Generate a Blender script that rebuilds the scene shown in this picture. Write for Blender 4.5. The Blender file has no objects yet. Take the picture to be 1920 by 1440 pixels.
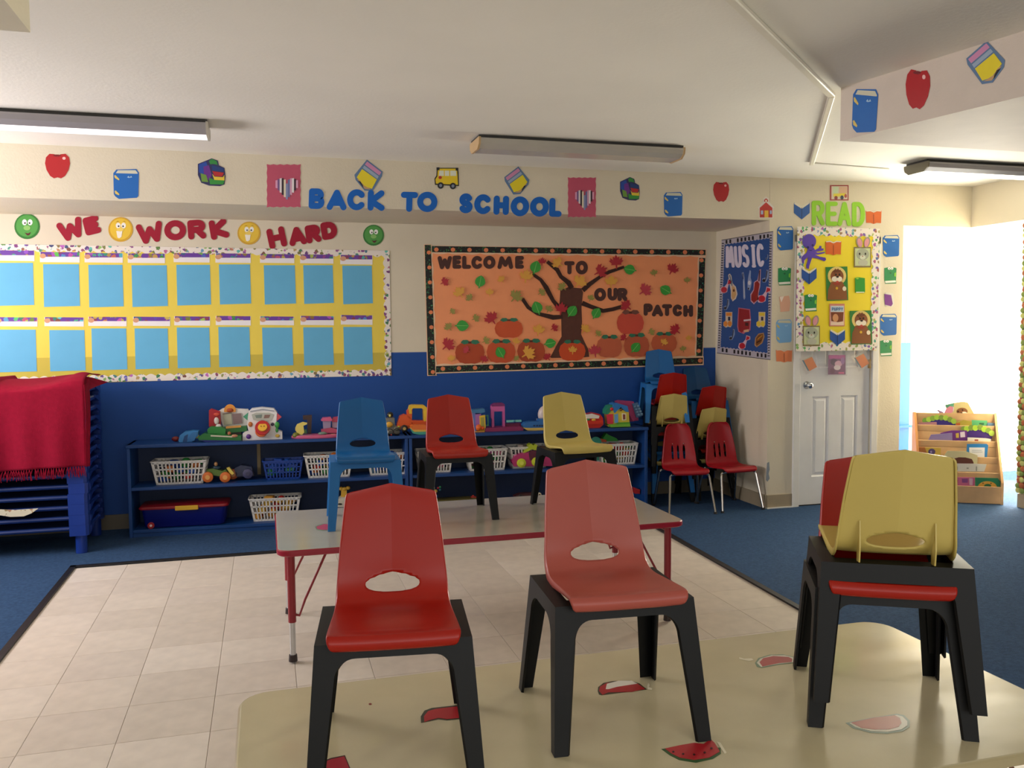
import bpy, bmesh, math, random
from mathutils import Vector, Matrix
random.seed(7)
C = bpy.context.scene.collection
scn = bpy.context.scene
PI = math.pi
R = math.radians

# ------------------------------------------------------------------ camera
F_PX, YAW, PITCH, ROLL, HC = 1623.75, .27642, .06459, .007785, 1.400
def cam_axes():
    cy, sy = math.cos(YAW), math.sin(YAW)
    fwd = Vector((sy*math.cos(PITCH), cy*math.cos(PITCH), -math.sin(PITCH)))
    right = Vector((cy, -sy, 0)); down = fwd.cross(right)
    return (right*math.cos(ROLL)+down*math.sin(ROLL), -right*math.sin(ROLL)+down*math.cos(ROLL), fwd)
CR, CD, CF = cam_axes()
cam = bpy.data.cameras.new('camera'); camo = bpy.data.objects.new('camera', cam); C.objects.link(camo)
cam.sensor_width = 36; cam.lens = F_PX/1920*36; cam.clip_start = .05
m = Matrix((CR, -CD, -CF)).transposed().to_4x4(); m.translation = (0, 0, HC); camo.matrix_world = m
scn.camera = camo
# ------------------------------------------------------------------ world, exposure, daylight at left window and bay, added rear fill
scn.view_settings.view_transform = 'Standard'
scn.view_settings.look = 'None'
scn.view_settings.gamma = 1
scn.view_settings.use_curve_mapping = False
scn.view_settings.exposure = 0.16
W = bpy.data.worlds.new('world'); scn.world = W; W.use_nodes = True
W.node_tree.nodes['Background'].inputs[0].default_value = (.75, .85, 1, 1)
W.node_tree.nodes['Background'].inputs[1].default_value = .6
def area(name, loc, target, sx, sy, power, col):
    l = bpy.data.lights.new(name, 'AREA'); l.shape = 'RECTANGLE'; l.size = sx; l.size_y = sy
    l.energy = power; l.color = col
    o = bpy.data.objects.new(name, l); C.objects.link(o); o.location = loc
    o.rotation_euler = (Vector(target)-Vector(loc)).to_track_quat('-Z', 'Y').to_euler()
    return o
area('daylight_left_window', (-2.92, 5.0, 1.62), (0, 4.7, 1.85), 2.0, .85, 78, (1, .93, .95))
area('rear_fill_light', (0.6, -1.88, 1.5), (0.9, 3, 1.9), 4.4, 1.4, 40, (1, .97, .90))  # ambient fill added behind the camera
area('daylight_bay_glass', (6.3, 6.3, 1.1), (3.6, 3.4, 1.1), 1.3, 2.0, 175, (1, .95, .80))

# ------------------------------------------------------------------ helpers
def lin(c):
    c /= 255.
    return c/12.92 if c <= .04045 else ((c+.055)/1.055)**2.4
def rgb(h): return (lin(int(h[0:2], 16)), lin(int(h[2:4], 16)), lin(int(h[4:6], 16)), 1)
_M = {}
def mat(h, rough=.5, metal=0, spec=.5, noise=0, nscale=8., bump=0, bscale=200., emit=0):
    k = (h, rough, metal, spec, noise, nscale, bump, bscale, emit)
    if k in _M: return _M[k]
    m = bpy.data.materials.new('paint_'+h); m.use_nodes = True
    nt = m.node_tree; b = nt.nodes['Principled BSDF']
    b.inputs['Base Color'].default_value = rgb(h); b.inputs['Roughness'].default_value = rough
    b.inputs['Metallic'].default_value = metal; b.inputs['Specular IOR Level'].default_value = spec
    if emit:
        b.inputs['Emission Color'].default_value = rgb(h); b.inputs['Emission Strength'].default_value = emit
    tc = nt.nodes.new('ShaderNodeTexCoord')
    n = nt.nodes.new('ShaderNodeTexNoise'); n.inputs['Scale'].default_value = nscale; n.inputs['Detail'].default_value = 5
    nt.links.new(tc.outputs['Object'], n.inputs['Vector'])
    r = nt.nodes.new('ShaderNodeMix'); r.data_type = 'RGBA'; r.blend_type = 'MULTIPLY'
    r.inputs[0].default_value = 1
    mr = nt.nodes.new('ShaderNodeMapRange'); nv = noise if noise else .04
    mr.inputs[1].default_value = .3; mr.inputs[2].default_value = .7
    mr.inputs[3].default_value = 1-nv; mr.inputs[4].default_value = 1+nv*.3
    nt.links.new(n.outputs[0], mr.inputs[0])
    r.inputs[6].default_value = rgb(h); nt.links.new(mr.outputs[0], r.inputs[7]); nt.links.new(r.outputs[2], b.inputs['Base Color'])
    if bump:
        n2 = nt.nodes.new('ShaderNodeTexNoise'); n2.inputs['Scale'].default_value = bscale
        nt.links.new(tc.outputs['Object'], n2.inputs['Vector'])
        bp = nt.nodes.new('ShaderNodeBump'); bp.inputs['Strength'].default_value = bump; bp.inputs['Distance'].default_value = .01
        nt.links.new(n2.outputs[0], bp.inputs['Height']); nt.links.new(bp.outputs[0], b.inputs['Normal'])
    _M[k] = m; return m
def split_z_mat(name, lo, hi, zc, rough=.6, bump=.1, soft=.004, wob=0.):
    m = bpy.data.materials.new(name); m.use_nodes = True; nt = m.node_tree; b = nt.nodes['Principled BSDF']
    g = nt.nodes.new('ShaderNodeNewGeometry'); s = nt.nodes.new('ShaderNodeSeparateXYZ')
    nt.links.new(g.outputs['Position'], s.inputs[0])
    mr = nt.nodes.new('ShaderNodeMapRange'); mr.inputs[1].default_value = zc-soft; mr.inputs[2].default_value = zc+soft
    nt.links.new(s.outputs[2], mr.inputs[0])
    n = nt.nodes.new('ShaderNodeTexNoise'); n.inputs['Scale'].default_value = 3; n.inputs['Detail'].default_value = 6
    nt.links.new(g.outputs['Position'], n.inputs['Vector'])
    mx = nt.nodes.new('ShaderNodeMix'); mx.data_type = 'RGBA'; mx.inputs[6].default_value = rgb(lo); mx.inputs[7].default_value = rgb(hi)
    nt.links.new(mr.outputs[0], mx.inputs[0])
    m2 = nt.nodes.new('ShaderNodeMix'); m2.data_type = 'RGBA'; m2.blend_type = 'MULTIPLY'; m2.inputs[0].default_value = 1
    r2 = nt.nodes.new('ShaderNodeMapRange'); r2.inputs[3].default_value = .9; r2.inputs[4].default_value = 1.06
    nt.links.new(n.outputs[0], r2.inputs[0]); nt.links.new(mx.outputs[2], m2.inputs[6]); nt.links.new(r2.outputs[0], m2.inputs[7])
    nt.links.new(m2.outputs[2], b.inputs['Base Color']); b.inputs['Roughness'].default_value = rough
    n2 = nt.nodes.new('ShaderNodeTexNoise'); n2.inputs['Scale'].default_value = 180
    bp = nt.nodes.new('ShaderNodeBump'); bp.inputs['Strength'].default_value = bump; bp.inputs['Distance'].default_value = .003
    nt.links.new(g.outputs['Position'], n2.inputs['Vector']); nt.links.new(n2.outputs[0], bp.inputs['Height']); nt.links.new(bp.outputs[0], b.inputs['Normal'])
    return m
def print_mat(name, base, scale, thr, sat=.8, val=.7, rough=.5, hue=None):
    """paper printed with small coloured motifs"""
    m = bpy.data.materials.new(name); m.use_nodes = True; nt = m.node_tree; b = nt.nodes['Principled BSDF']
    g = nt.nodes.new('ShaderNodeNewGeometry')
    v = nt.nodes.new('ShaderNodeTexVoronoi'); v.inputs['Scale'].default_value = scale
    n = nt.nodes.new('ShaderNodeTexNoise'); n.inputs['Scale'].default_value = scale*2.5
    nt.links.new(g.outputs['Position'], n.inputs['Vector'])
    ad = nt.nodes.new('ShaderNodeMix'); ad.data_type = 'RGBA'; ad.blend_type = 'LINEAR_LIGHT'; ad.inputs[0].default_value = .012
    nt.links.new(g.outputs['Position'], ad.inputs[6]); nt.links.new(n.outputs['Color'], ad.inputs[7])
    nt.links.new(ad.outputs[2], v.inputs['Vector'])
    lt = nt.nodes.new('ShaderNodeMath'); lt.operation = 'LESS_THAN'; lt.inputs[1].default_value = thr
    nt.links.new(v.outputs['Distance'], lt.inputs[0])
    hs = nt.nodes.new('ShaderNodeSeparateColor'); nt.links.new(v.outputs['Color'], hs.inputs[0])
    cc = nt.nodes.new('ShaderNodeCombineColor'); cc.mode = 'HSV'
    if hue is None: nt.links.new(hs.outputs[0], cc.inputs[0])
    else:
        mr = nt.nodes.new('ShaderNodeMapRange'); mr.inputs[3].default_value = hue[0]; mr.inputs[4].default_value = hue[1]
        nt.links.new(hs.outputs[0], mr.inputs[0]); nt.links.new(mr.outputs[0], cc.inputs[0])
    cc.inputs[1].default_value = sat
    vm = nt.nodes.new('ShaderNodeMapRange'); vm.inputs[3].default_value = val*.35; vm.inputs[4].default_value = val
    nt.links.new(hs.outputs[1], vm.inputs[0]); nt.links.new(vm.outputs[0], cc.inputs[2])
    mx = nt.nodes.new('ShaderNodeMix'); mx.data_type = 'RGBA'; mx.inputs[6].default_value = rgb(base)
    nt.links.new(lt.outputs[0], mx.inputs[0]); nt.links.new(cc.outputs[0], mx.inputs[7])
    nt.links.new(mx.outputs[2], b.inputs['Base Color']); b.inputs['Roughness'].default_value = rough
    return m

class MB:
    def __init__(s): s.v = []; s.f = []
    def add(s, vs, fs):
        k = len(s.v); s.v += [tuple(v) for v in vs]; s.f += [tuple(i+k for i in f) for f in fs]; return s
    def box(s, c, d, rz=0, M=None):
        x, y, z = (q/2 for q in d); vs = []
        for a in (-x, x):
            for b in (-y, y):
                for e in (-z, z): vs.append(Vector((a, b, e)))
        if rz: q = Matrix.Rotation(rz, 3, 'Z'); vs = [q@v for v in vs]
        if M: vs = [M@v for v in vs]
        vs = [v+Vector(c) for v in vs]
        return s.add(vs, [(0, 1, 3, 2), (4, 6, 7, 5), (0, 4, 5, 1), (2, 3, 7, 6), (0, 2, 6, 4), (1, 5, 7, 3)])
    def rbox(s, c, d, b=.004, rz=0):
        """box with chamfered vertical edges and top"""
        x, y, z = (q/2 for q in d); b = min(b, x*.9, y*.9, z*.9)
        def ring(hx, hy, zz, bb): return [(hx, -hy+bb, zz), (hx, hy-bb, zz), (hx-bb, hy, zz), (-hx+bb, hy, zz), (-hx, hy-bb, zz), (-hx, -hy+bb, zz), (-hx+bb, -hy, zz), (hx-bb, -hy, zz)]
        rs = [ring(x-b, y-b, -z, b*.6), ring(x, y, -z+b, b), ring(x, y, z-b, b), ring(x-b, y-b, z, b*.6)]
        return s.loft(rs, c, rz)
    def loft(s, rs, c=(0, 0, 0), rz=0, cap=True):
        q = Matrix.Rotation(rz, 3, 'Z'); n = len(rs[0]); vs = [q@Vector(p)+Vector(c) for r in rs for p in r]; fs = []
        for i in range(len(rs)-1):
            for j in range(n): fs.append((i*n+j, i*n+(j+1) % n, (i+1)*n+(j+1) % n, (i+1)*n+j))
        if cap: fs += [tuple(range(n))[::-1], tuple(range((len(rs)-1)*n, len(rs)*n))]
        return s.add(vs, fs)
    def tube(s, pts, r, n=8, r2=None):
        pts = [Vector(p) for p in pts]; rings = []; N = len(pts)
        for i, p in enumerate(pts):
            d = ((pts[min(i+1, N-1)]-p).normalized()+(p-pts[max(i-1, 0)]).normalized()).normalized() if 0 < i < N-1 else (pts[1]-pts[0] if i == 0 else pts[-1]-pts[-2]).normalized()
            a = d.orthogonal().normalized() if i == 0 else (a-d*a.dot(d)).normalized()
            b = d.cross(a); rr = r if r2 is None else r+(r2-r)*i/(N-1)
            rings.append([p+(a*math.cos(2*PI*k/n)+b*math.sin(2*PI*k/n))*rr for k in range(n)])
        return s.loft(rings)
    def cyl(s, p0, p1, r0, r1=None, n=16): return s.tube([p0, p1], r0, n, r0 if r1 is None else r1)
    def ball(s, c, r, sc=(1, 1, 1), nu=14, nv=9, rz=0):
        q = Matrix.Rotation(rz, 3, 'Z'); rings = []
        for i in range(nv+1):
            t = -PI/2+PI*(i+.001)/(nv+.002); rings.append([(r*sc[0]*math.cos(t)*math.cos(2*PI*k/nu), r*sc[1]*math.cos(t)*math.sin(2*PI*k/nu), r*sc[2]*math.sin(t)) for k in range(nu)])
        return s.loft(rings, c, rz)
    def prism(s, pts, off):
        """closed polygon pts (3-D) swept by vector off"""
        n = len(pts); o = Vector(off); vs = [Vector(p) for p in pts]+[Vector(p)+o for p in pts]
        fs = [tuple(range(n)), tuple(range(n, 2*n))[::-1]]+[(i, i+n, (i+1) % n+n, (i+1) % n) for i in range(n)]
        return s.add(vs, fs)
    def mesh(s, name, m, smooth=False):
        me = bpy.data.meshes.new(name); me.from_pydata(s.v, [], s.f)
        bm = bmesh.new(); bm.from_mesh(me); bmesh.ops.recalc_face_normals(bm, faces=bm.faces); bm.to_mesh(me); bm.free()
        if m: me.materials.append(m)
        if smooth:
            for p in me.polygons: p.use_smooth = True
            try: me.set_sharp_from_angle(angle=R(38))
            except Exception: pass
        return me
def tag(o, label=None, cat=None, group=None, kind=None):
    if label: o['label'] = label
    if cat: o['category'] = cat
    if group: o['group'] = group
    if kind: o['kind'] = kind
    return o
def obj(name, mb, m, parent=None, smooth=False, label=None):
    me = mb.mesh(name, m, smooth) if isinstance(mb, MB) else mb
    o = bpy.data.objects.new(name, me); C.objects.link(o)
    if parent: o.parent = parent
    if label: o['label'] = label
    return o
def struct(name, mb, m, parent=None, label=None, smooth=False):
    o = obj(name, mb, m, parent, smooth)
    if not parent: o['kind'] = 'structure'
    if label: o['label'] = label
    return o
def thing(name, label, cat, loc=(0, 0, 0), rz=0, group=None, kind=None):
    o = bpy.data.objects.new(name, None); C.objects.link(o); o.location = loc; o.rotation_euler = (0, 0, rz)
    o.empty_display_size = .05
    return tag(o, label, cat, group, kind)
def copy_tree(o, parent=None):
    c = o.copy(); C.objects.link(c)
    if parent: c.parent = parent
    for ch in list(o.children): copy_tree(ch, c)
    return c

# pixel -> point on a real surface
def ray(u, v): return CR*((u-960)/F_PX)+CD*((v-720)/F_PX)+CF
O = Vector((0, 0, HC))
def on_plane(u, v, p0, n):
    d = ray(u, v); n = Vector(n); t = (Vector(p0)-O).dot(n)/d.dot(n); return O+d*t
def onz(u, v, z=0): return on_plane(u, v, (0, 0, z), (0, 0, 1))
def ony(u, v, y): return on_plane(u, v, (0, y, 0), (0, 1, 0))
def onx(u, v, x): return on_plane(u, v, (x, 0, 0), (1, 0, 0))

YB, YF, XM, ZB, ZC = 6.57, 5.773, 3.653, 2.19, 2.505       # alcove back wall, front wall line, alcove side wall, beam underside, ceiling
class Surf:
    def __init__(s, p0, n, ax): s.p0 = Vector(p0); s.n = Vector(n).normalized(); s.ax = Vector(ax).normalized()
    def px(s, u, v): return on_plane(u, v, s.p0, s.n)
    def ab(s, u, v): p = s.px(u, v); return ((p-s.p0).dot(s.ax), p.z)
    def p(s, a, b): q = s.p0+s.ax*a; return Vector((q.x, q.y, b))
SB = Surf((0, YB, 0), (0, -1, 0), (1, 0, 0))
SF = Surf((0, YF, 0), (0, -1, 0), (1, 0, 0))
SM = Surf((XM, 0, 0), (-1, 0, 0), (0, -1, 0))
SD = Surf((0, 5.742, 0), (0, -1, 0), (1, 0, 0))
SDD = Surf((0, 5.775, 0), (0, -1, 0), (1, 0, 0))

# ------------------------------------------------------------------ room shell
cream = mat('E0D6BF', .75, bump=.12, bscale=90, noise=.05, nscale=2.5)
ceil_m = mat('F0ECE0', .85, noise=.05, nscale=1.3, bump=.1, bscale=60)
white_paint = mat('ECEBE8', .35)
two_tone = split_z_mat('two_tone_wall_paint', '064898', 'E0D6BF', 1.222)
XL, XR, YN = -3.0, 5.5, -2.0
T = .12
struct('wall_back', MB().box(((XL+XM)/2, YB+T/2, ZC/2), (XM-XL+.2, T, ZC)), two_tone)
# music wall + door wall + header over the bay (all one painted wall)
struct('wall_alcove_side', MB().box((XM+.05, (YF+YB)/2+.03, ZC/2), (.1, YB-YF-.06, ZC)), cream)
DX0, DX1, DZ = ony(1497.5, 800, YF).x, ony(1631, 800, YF).x, 2.03
mb = MB()
mb.box(((XM+DX0)/2, YF+.06, ZC/2), (DX0-XM, .12, ZC))
mb.box(((DX1+4.85)/2, YF+.06, ZC/2), (4.85-DX1, .12, ZC))
mb.box(((DX0+DX1)/2, YF+.06, (DZ+ZC)/2), (DX1-DX0, .12, ZC-DZ))
mb.box(((4.85+XR)/2+.06, YF+.06, (2.18+ZC)/2), (XR-4.85+.12, .12, ZC-2.18))
struct('wall_front', mb, cream)
struct('trim_1', MB().box(((XL+XM)/2, (YF+YB)/2, (ZB+ZC)/2), (XM-XL-.004, YB-YF, ZC-ZB)), cream, label='deep cream beam across the alcove carrying the back to school letters')
struct('wall_left', MB().box((XL-.06, 6.34, ZC/2), (.12, .48, ZC)).box((XL-.06, .95, ZC/2), (.12, 5.9, ZC)).box((XL-.06, 5.0, .35), (.12, 2.2, .7)).box((XL-.06, 5.0, 2.3), (.12, 2.2, .41)), cream)
mb = MB().box(((XL+XR)/2, YN-.06, .375), (XR-XL, .12, .75)).box(((XL+XR)/2, YN-.06, 2.4), (XR-XL, .12, .22))
mb.box((-2.4, YN-.06, 1.5), (1.2, .12, 1.6)).box((4.2, YN-.06, 1.5), (2.6, .12, 1.6))
struct('wall_rear', mb, cream)
# right wall: solid up to the bay opening, header above the opening
struct('wall_right', MB().box((XR+.06, (YN+5.24)/2, ZC/2), (.12, 5.24-YN, ZC)).box((XR+.06, (5.24+YF)/2, (2.18+ZC)/2), (.12, YF-5.24, ZC-2.18)), cream)
struct('ceiling', MB().box(((XL+7.4)/2, (YN+YB)/2, ZC+.05), (7.4-XL, YB-YN+.3, .1)), ceil_m)
# soffits
sc = Vector((2.61, 3.54)); sd = Vector((.175, -.85)).normalized(); ZS = 2.262
far = sc+sd*5.2
struct('trim_2', MB().prism([(sc.x, sc.y, ZS), (far.x, far.y, ZS), (XR, far.y, ZS), (XR, sc.y, ZS)], (0, 0, ZC-ZS)), mat('DCCFC2', .7, bump=.1, bscale=90), label='pale soffit box dropping from the ceiling at right')
lc = onz(57, 61, ZS)
struct('trim_3', MB().box(((XL+lc.x)/2, (YN+lc.y)/2, (ZS+ZC)/2), (lc.x-XL, lc.y-YN, ZC-ZS)), mat('E6DEC6', .7, bump=.1, bscale=90), label='cream soffit corner hanging in the upper left')
SS = Surf((sc.x, sc.y, 0), (sd.y, -sd.x, 0), (sd.x, sd.y, 0))

# bay: carpeted nook with full height glass
struct('window_1', MB().box((6.45, YB+.02, 1.09), (1.72, .02, 2.18)), mat('FFFBEE', .3, emit=7.0), label='blown out full height glass of the bay')
struct('window_2', MB().box((7.33, 5.85, 1.09), (.02, 1.5, 2.18)), mat('FFFBEE', .3, emit=7.0))
mb = MB().box((5.2, YB+.03, 1.8), (.75, .06, 1.4)).box((6.4, YB+.1, 2.35), (2, .12, .33))
struct('wall_bay', mb, cream)
struct('wall_bay_side', MB().box((7.4, 5.85, 2.35), (.1, 1.5, .33)).box((6.5, 5.1, ZC/2), (1.8, .1, ZC)), cream)
bp = ony(1693, 643, YB-.06); bq = ony(1708, 643, YB-.06)
struct('trim_4', MB().box(((bp.x+bq.x)/2-.12, YB-.03, bp.z/2), (bq.x-bp.x+.24, .06, bp.z)), mat('0B5FBE', .5), label='bright blue painted post at the left of the bay glass')
struct('trim_5', MB().box(((bp.x+bq.x)/2-.1, YB-.08, .49), (bq.x-bp.x+.24, .05, .02)), mat('0B5FBE', .5), label='small blue ledge on the post')
struct('trim_6', MB().box((bq.x+.035, YB-.02, 1.08), (.05, .05, 2.16)), white_paint)
struct('trim_7', MB().box((5.25, YB-.02, .5), (.6, .04, 1.0)), mat('1E6FC0', .6))

# left window, and rear windows added to carry the fill light (out of the frame): frames and glass
for i, (cx, cy, w, ax) in enumerate([(XL-.06, 5.0, 2.2, 1), (-.9, YN-.06, 1.7, 0), (1.9, YN-.06, 1.9, 0)]):
    z0, z1 = (.72, 2.08) if ax else (.77, 2.27)
    w2 = w/2; fr = MB()
    def fb(a, z, da, dz): 
        fr.box((cx, cy+a, z) if ax else (cx+a, cy, z), (.05, da, dz) if ax else (da, .05, dz))
    fb(-w2+.02, (z0+z1)/2, .05, z1-z0); fb(w2-.02, (z0+z1)/2, .05, z1-z0); fb(0, (z0+z1)/2, .05, z1-z0); fb(0, z0+.02, w, .05); fb(0, z1-.02, w, .05)
    struct('window_%d' % (i+3), fr, white_paint)

# floor: carpet base, vinyl tiles each a part, black edging strips
def tile_mat(v):
    return mat(v, .38, noise=.10, nscale=14, spec=.45)
floor = struct('floor', MB().box(((XL+XR)/2, (YN+YB)/2, -.02), (XR-XL, YB-YN, .026)).box((6.5, 5.9, -.02), (2, 1.5, .026)), mat('BDB2A2', .45, noise=.1, nscale=20))
TS = .3048
tm = [tile_mat(c) for c in ('DFD4C6', 'DACFC2', 'E2D8CB', 'D7CCBE')]
tme = []
for t in tm:
    g = .0007
    b = MB(); b.loft([[(-TS/2+g, -TS/2+g, 0), (TS/2-g, -TS/2+g, 0), (TS/2-g, TS/2-g, 0), (-TS/2+g, TS/2-g, 0)],
                      [(-TS/2+g, -TS/2+g, .0062), (TS/2-g, -TS/2+g, .0062), (TS/2-g, TS/2-g, .0062), (-TS/2+g, TS/2-g, .0062)],
                      [(-TS/2+g+.0015, -TS/2+g+.0015, .007), (TS/2-g-.0015, -TS/2+g+.0015, .007), (TS/2-g-.0015, TS/2-g-.0015, .007), (-TS/2+g+.0015, TS/2-g-.0015, .007)]])
    tme.append(b.mesh('tile', t))
for i in range(-1, 12):
    for j in range(-2, 16):
        o = bpy.data.objects.new('tile', random.choice(tme)); C.objects.link(o); o.parent = floor
        o.location = (-.83+(i+.5)*TS, 4.953-(j+.5)*TS, -.007)
# cheap continuation of the same vinyl behind the camera
mb = MB()
for i in range(-1, 12):
    for j in range(16, 23): mb.box((-.83+(i+.5)*TS, 4.953-(j+.5)*TS, -.0035), (TS-.002, TS-.002, .007))
o = struct('vinyl_tiles', mb, tm[0], floor); o['kind'] = 'stuff'
carpet_m = mat('45658F', .98, noise=.25, nscale=60, bump=1.0, bscale=420, spec=.12)
xs = lambda y: 2.490+(y-3.4)*.045
ye = 5.585
mb = MB()
mb.prism([(XL, YN, -.006), (-1.128, YN, -.006), (-1.128, YB, -.006), (XL, YB, -.006)], (0, 0, .012))
mb.prism([(-1.128, ye, -.006), (XM, ye, -.006), (XM, YB, -.006), (-1.128, YB, -.006)], (0, 0, .012))
mb.prism([(xs(YN), YN, -.006), (XR, YN, -.006), (XR, ye, -.006), (xs(ye), ye, -.006)], (0, 0, .012))
mb.prism([(XM, ye, -.006), (7.4, ye, -.006), (7.4, YB, -.006), (4.85, YB, -.006), (4.85, YF, -.006), (XM, YF, -.006)], (0, 0, .012))
mb.prism([(XR, 5.15, -.006), (7.4, 5.15, -.006), (7.4, ye, -.006), (XR, ye, -.006)], (0, 0, .012))
cp = obj('carpet', mb, carpet_m, floor, label='navy blue looped carpet')
black_rub = mat('14151A', .5)
mb = MB()
w = .032
mb.prism([(-1.150, YN, 0), (-1.150+w, YN, 0), (-1.150+w, ye+.015, 0), (-1.150, ye+.015, 0)], (0, 0, .010))
mb.prism([(-1.15, ye-.016, 0), (xs(ye)+.02, ye-.016, 0), (xs(ye)+.02, ye+.018, 0), (-1.15, ye+.018, 0)], (0, 0, .010))
mb.prism([(xs(YN)-.01, YN, 0), (xs(YN)+.024, YN, 0), (xs(ye)+.024, ye, 0), (xs(ye)-.01, ye, 0)], (0, 0, .010))
struct('trim_8', mb, black_rub, label='black rubber strip edging the carpet')
# baseboards
bbm = mat('A6987F', .5)
struct('baseboard_front', MB().box(((XM+DX0)/2-.03, YF-.006, .055), (DX0-XM-.06, .012, .11)).box(((DX1+4.85)/2+.03, YF-.006, .055), (4.85-DX1-.06, .012, .11)), bbm)
struct('baseboard_alcove', MB().box((XM-.006, (YF+YB)/2, .055), (.012, YB-YF, .11)), bbm)
struct('baseboard_back', MB().box(((XL+XM)/2, YB-.006, .055), (XM-XL, .012, .11)), mat('6E6657', .5))
struct('baseboard_right', MB().box((XR-.006, (YN+5.24)/2, .055), (.012, 5.24-YN, .11)), bbm)
struct('trim_9', MB().box(((XM+DX0)/2-.03, YF-.012, .009), (DX0-XM-.05, .02, .012)), white_paint)
# chipped paint on the wall corner
pc = [ony(u, v, YF) for u, v in [(1438, 868), (1442, 866), (1443, 880), (1441, 888), (1443, 897), (1439, 903), (1436, 900)]]
obj('chipped_plaster', MB().prism([p+Vector((0, .0, 0)) for p in pc], (0, -.0015, 0)), mat('8E97A0', .9), bpy.data.objects['wall_front'])

# door
door = thing('door_1', None, None, (0, 0, 0)); door['kind'] = 'structure'
slab_w = DX1-DX0
mb = MB()
dy = YF+.012
P = [(1522, 743, 1554, 893), (1575, 741, 1607, 893)]
px0 = [ony(u, 800, dy).x for u in (1522.5, 1553.5, 1575.5, 1607)]
zlo, zhi, zu0, zu1 = ony(1540, 893, dy).z, ony(1540, 743, dy).z, ony(1540, 690, dy).z, 1.62
# slab built from stiles and rails round recessed panels
def dbx(x0, x1, z0, z1, y0=dy, t=.035): mb.box(((x0+x1)/2, y0+t/2, (z0+z1)/2), (x1-x0, t, z1-z0))
X = [DX0+.004]+px0+[DX1-.004]
for a in (0, 2, 4): dbx(X[a], X[a+1], .012, DZ-.004)
for a in (1, 3):
    dbx(X[a], X[a+1], .012, zlo); dbx(X[a], X[a+1], zhi, zu0); dbx(X[a], X[a+1], zu1, 1.72); dbx(X[a], X[a+1], 1.93, DZ-.004)
obj('door_slab', mb, mat('E9EAEC', .35), door)
for a in (1, 3):
    for z0, z1 in ((zlo, zhi), (zu0, zu1), (1.72, 1.93)):
        x0, x1 = X[a], X[a+1]; e = .012; i2 = .04
        b = MB(); y0 = dy+.014
        def rg(e, y): return [(x0+e, y, z0+e), (x1-e, y, z0+e), (x1-e, y, z1-e), (x0+e, y, z1-e)]
        b.loft([rg(0, dy+.03), rg(0, dy+.001), rg(.010, dy+.011), rg(.018, dy+.011), rg(.036, dy+.003)])
        obj('panel', b, mat('ECEDEF', .35), door)
kx = ony(1516, 722, dy)
k = obj('knob', MB().cyl((kx.x-.02, dy, kx.z), (kx.x-.02, dy-.006, kx.z), .031, .029, 20).cyl((kx.x-.02, dy-.006, kx.z), (kx.x-.02, dy-.035, kx.z), .011, .011, 12).ball((kx.x-.02, dy-.05, kx.z), .026, (1, .8, 1), 18, 12), mat('C8CCD2', .18, metal=1), door, smooth=True, label='shiny chrome door knob')
for v in (682, 862):
    h = ony(1630, v, dy-.004)
    obj('hinge', MB().cyl((DX1-.002, dy-.005, h.z-.035), (DX1-.002, dy-.005, h.z+.035), .006, n=10).box((DX1-.012, dy-.001, h.z), (.02, .003, .068)), mat('B08E4A', .35, metal=1), door)
fr = MB()
cw = .058
for x in (DX0-cw/2, DX1+cw/2):
    fr.rbox((x, YF-.009, (DZ+cw)/2), (cw, .018, DZ+cw), .004)
fr.rbox(((DX0+DX1)/2, YF-.009, DZ+cw/2), (DX1-DX0+2*cw, .018, cw), .004)
struct('trim_10', fr, white_paint, label='white door casing')
obj('doorway_shadow_gap', MB().box(((DX0+DX1)/2, YF+.03, .006), (DX1-DX0, .05, .012)), mat('101010', .8), door)

# ------------------------------------------------------------------ ceiling lights and raceway
def ceiling_light(x0, x1, label, lens='CFCBBB', endc='D9C49A', y0=4.865, y1=5.09, glow=0):
    t = thing('ceiling_light', label, 'light fixture', (x0, (y0+y1)/2, 2.43), group='fluorescent fixtures across the ceiling'); L = x1-x0; h = (y1-y0)/2
    obj('housing', MB().box((L/2, 0, .062), (L-.01, 2*h-.03, .022)), mat('3A3A38', .6), t)  # dark colour stands in for the shadow gap below the ceiling
    prof = [(-h, .055), (-h, .045), (-h*.93, .022), (-h*.62, 0), (h*.62, 0), (h*.93, .022), (h, .045), (h, .055)]
    if glow:
        for nm_, pr_, mt_ in (('lens_side', prof[:4]+[(-h*.6, .055)], mat('9E9A9C', .3, spec=.7)), ('lens', [(-h*.6, .054)]+prof[3:], mat(lens, .25, spec=.7, emit=glow))):  # one lens: dull near bevel and bright underside set by separate materials
            obj(nm_, MB().loft([[(.012, a, b) for a, b in pr_], [(L-.012, a, b) for a, b in pr_]]), mt_, t)
    else: obj('lens', MB().loft([[(.012, a, b) for a, b in prof], [(L-.012, a, b) for a, b in prof]]), mat(lens, .25, spec=.7), t)
    for x in (0, L-.012):
        p2 = [(-h-.003, .06), (-h-.003, .042), (-h*.96, .02), (-h*.64, -.004), (h*.64, -.004), (h*.96, .02), (h+.003, .042), (h+.003, .06)]
        obj('end_cap', MB().loft([[(x, a, b) for a, b in p2], [(x+.012, a, b) for a, b in p2]]), mat(endc, .4), t)
    return t
ceiling_light(1.195, 2.49, 'long ceiling light fixture with a tan end cap above the back to school letters', 'BDB8AC', 'C9A878')
ceiling_light(-1.55, -.262, 'long ceiling light fixture at the left edge with a bright glowing lens', 'F2EEF2', 'BDB7A8', glow=.8)
ceiling_light(4.27, 5.47, 'ceiling light fixture at right over the bay with a dark end cap', 'F6F0DC', '7A7460', glow=3.0)
rw = mat('EDE8D6', .4)
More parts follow.
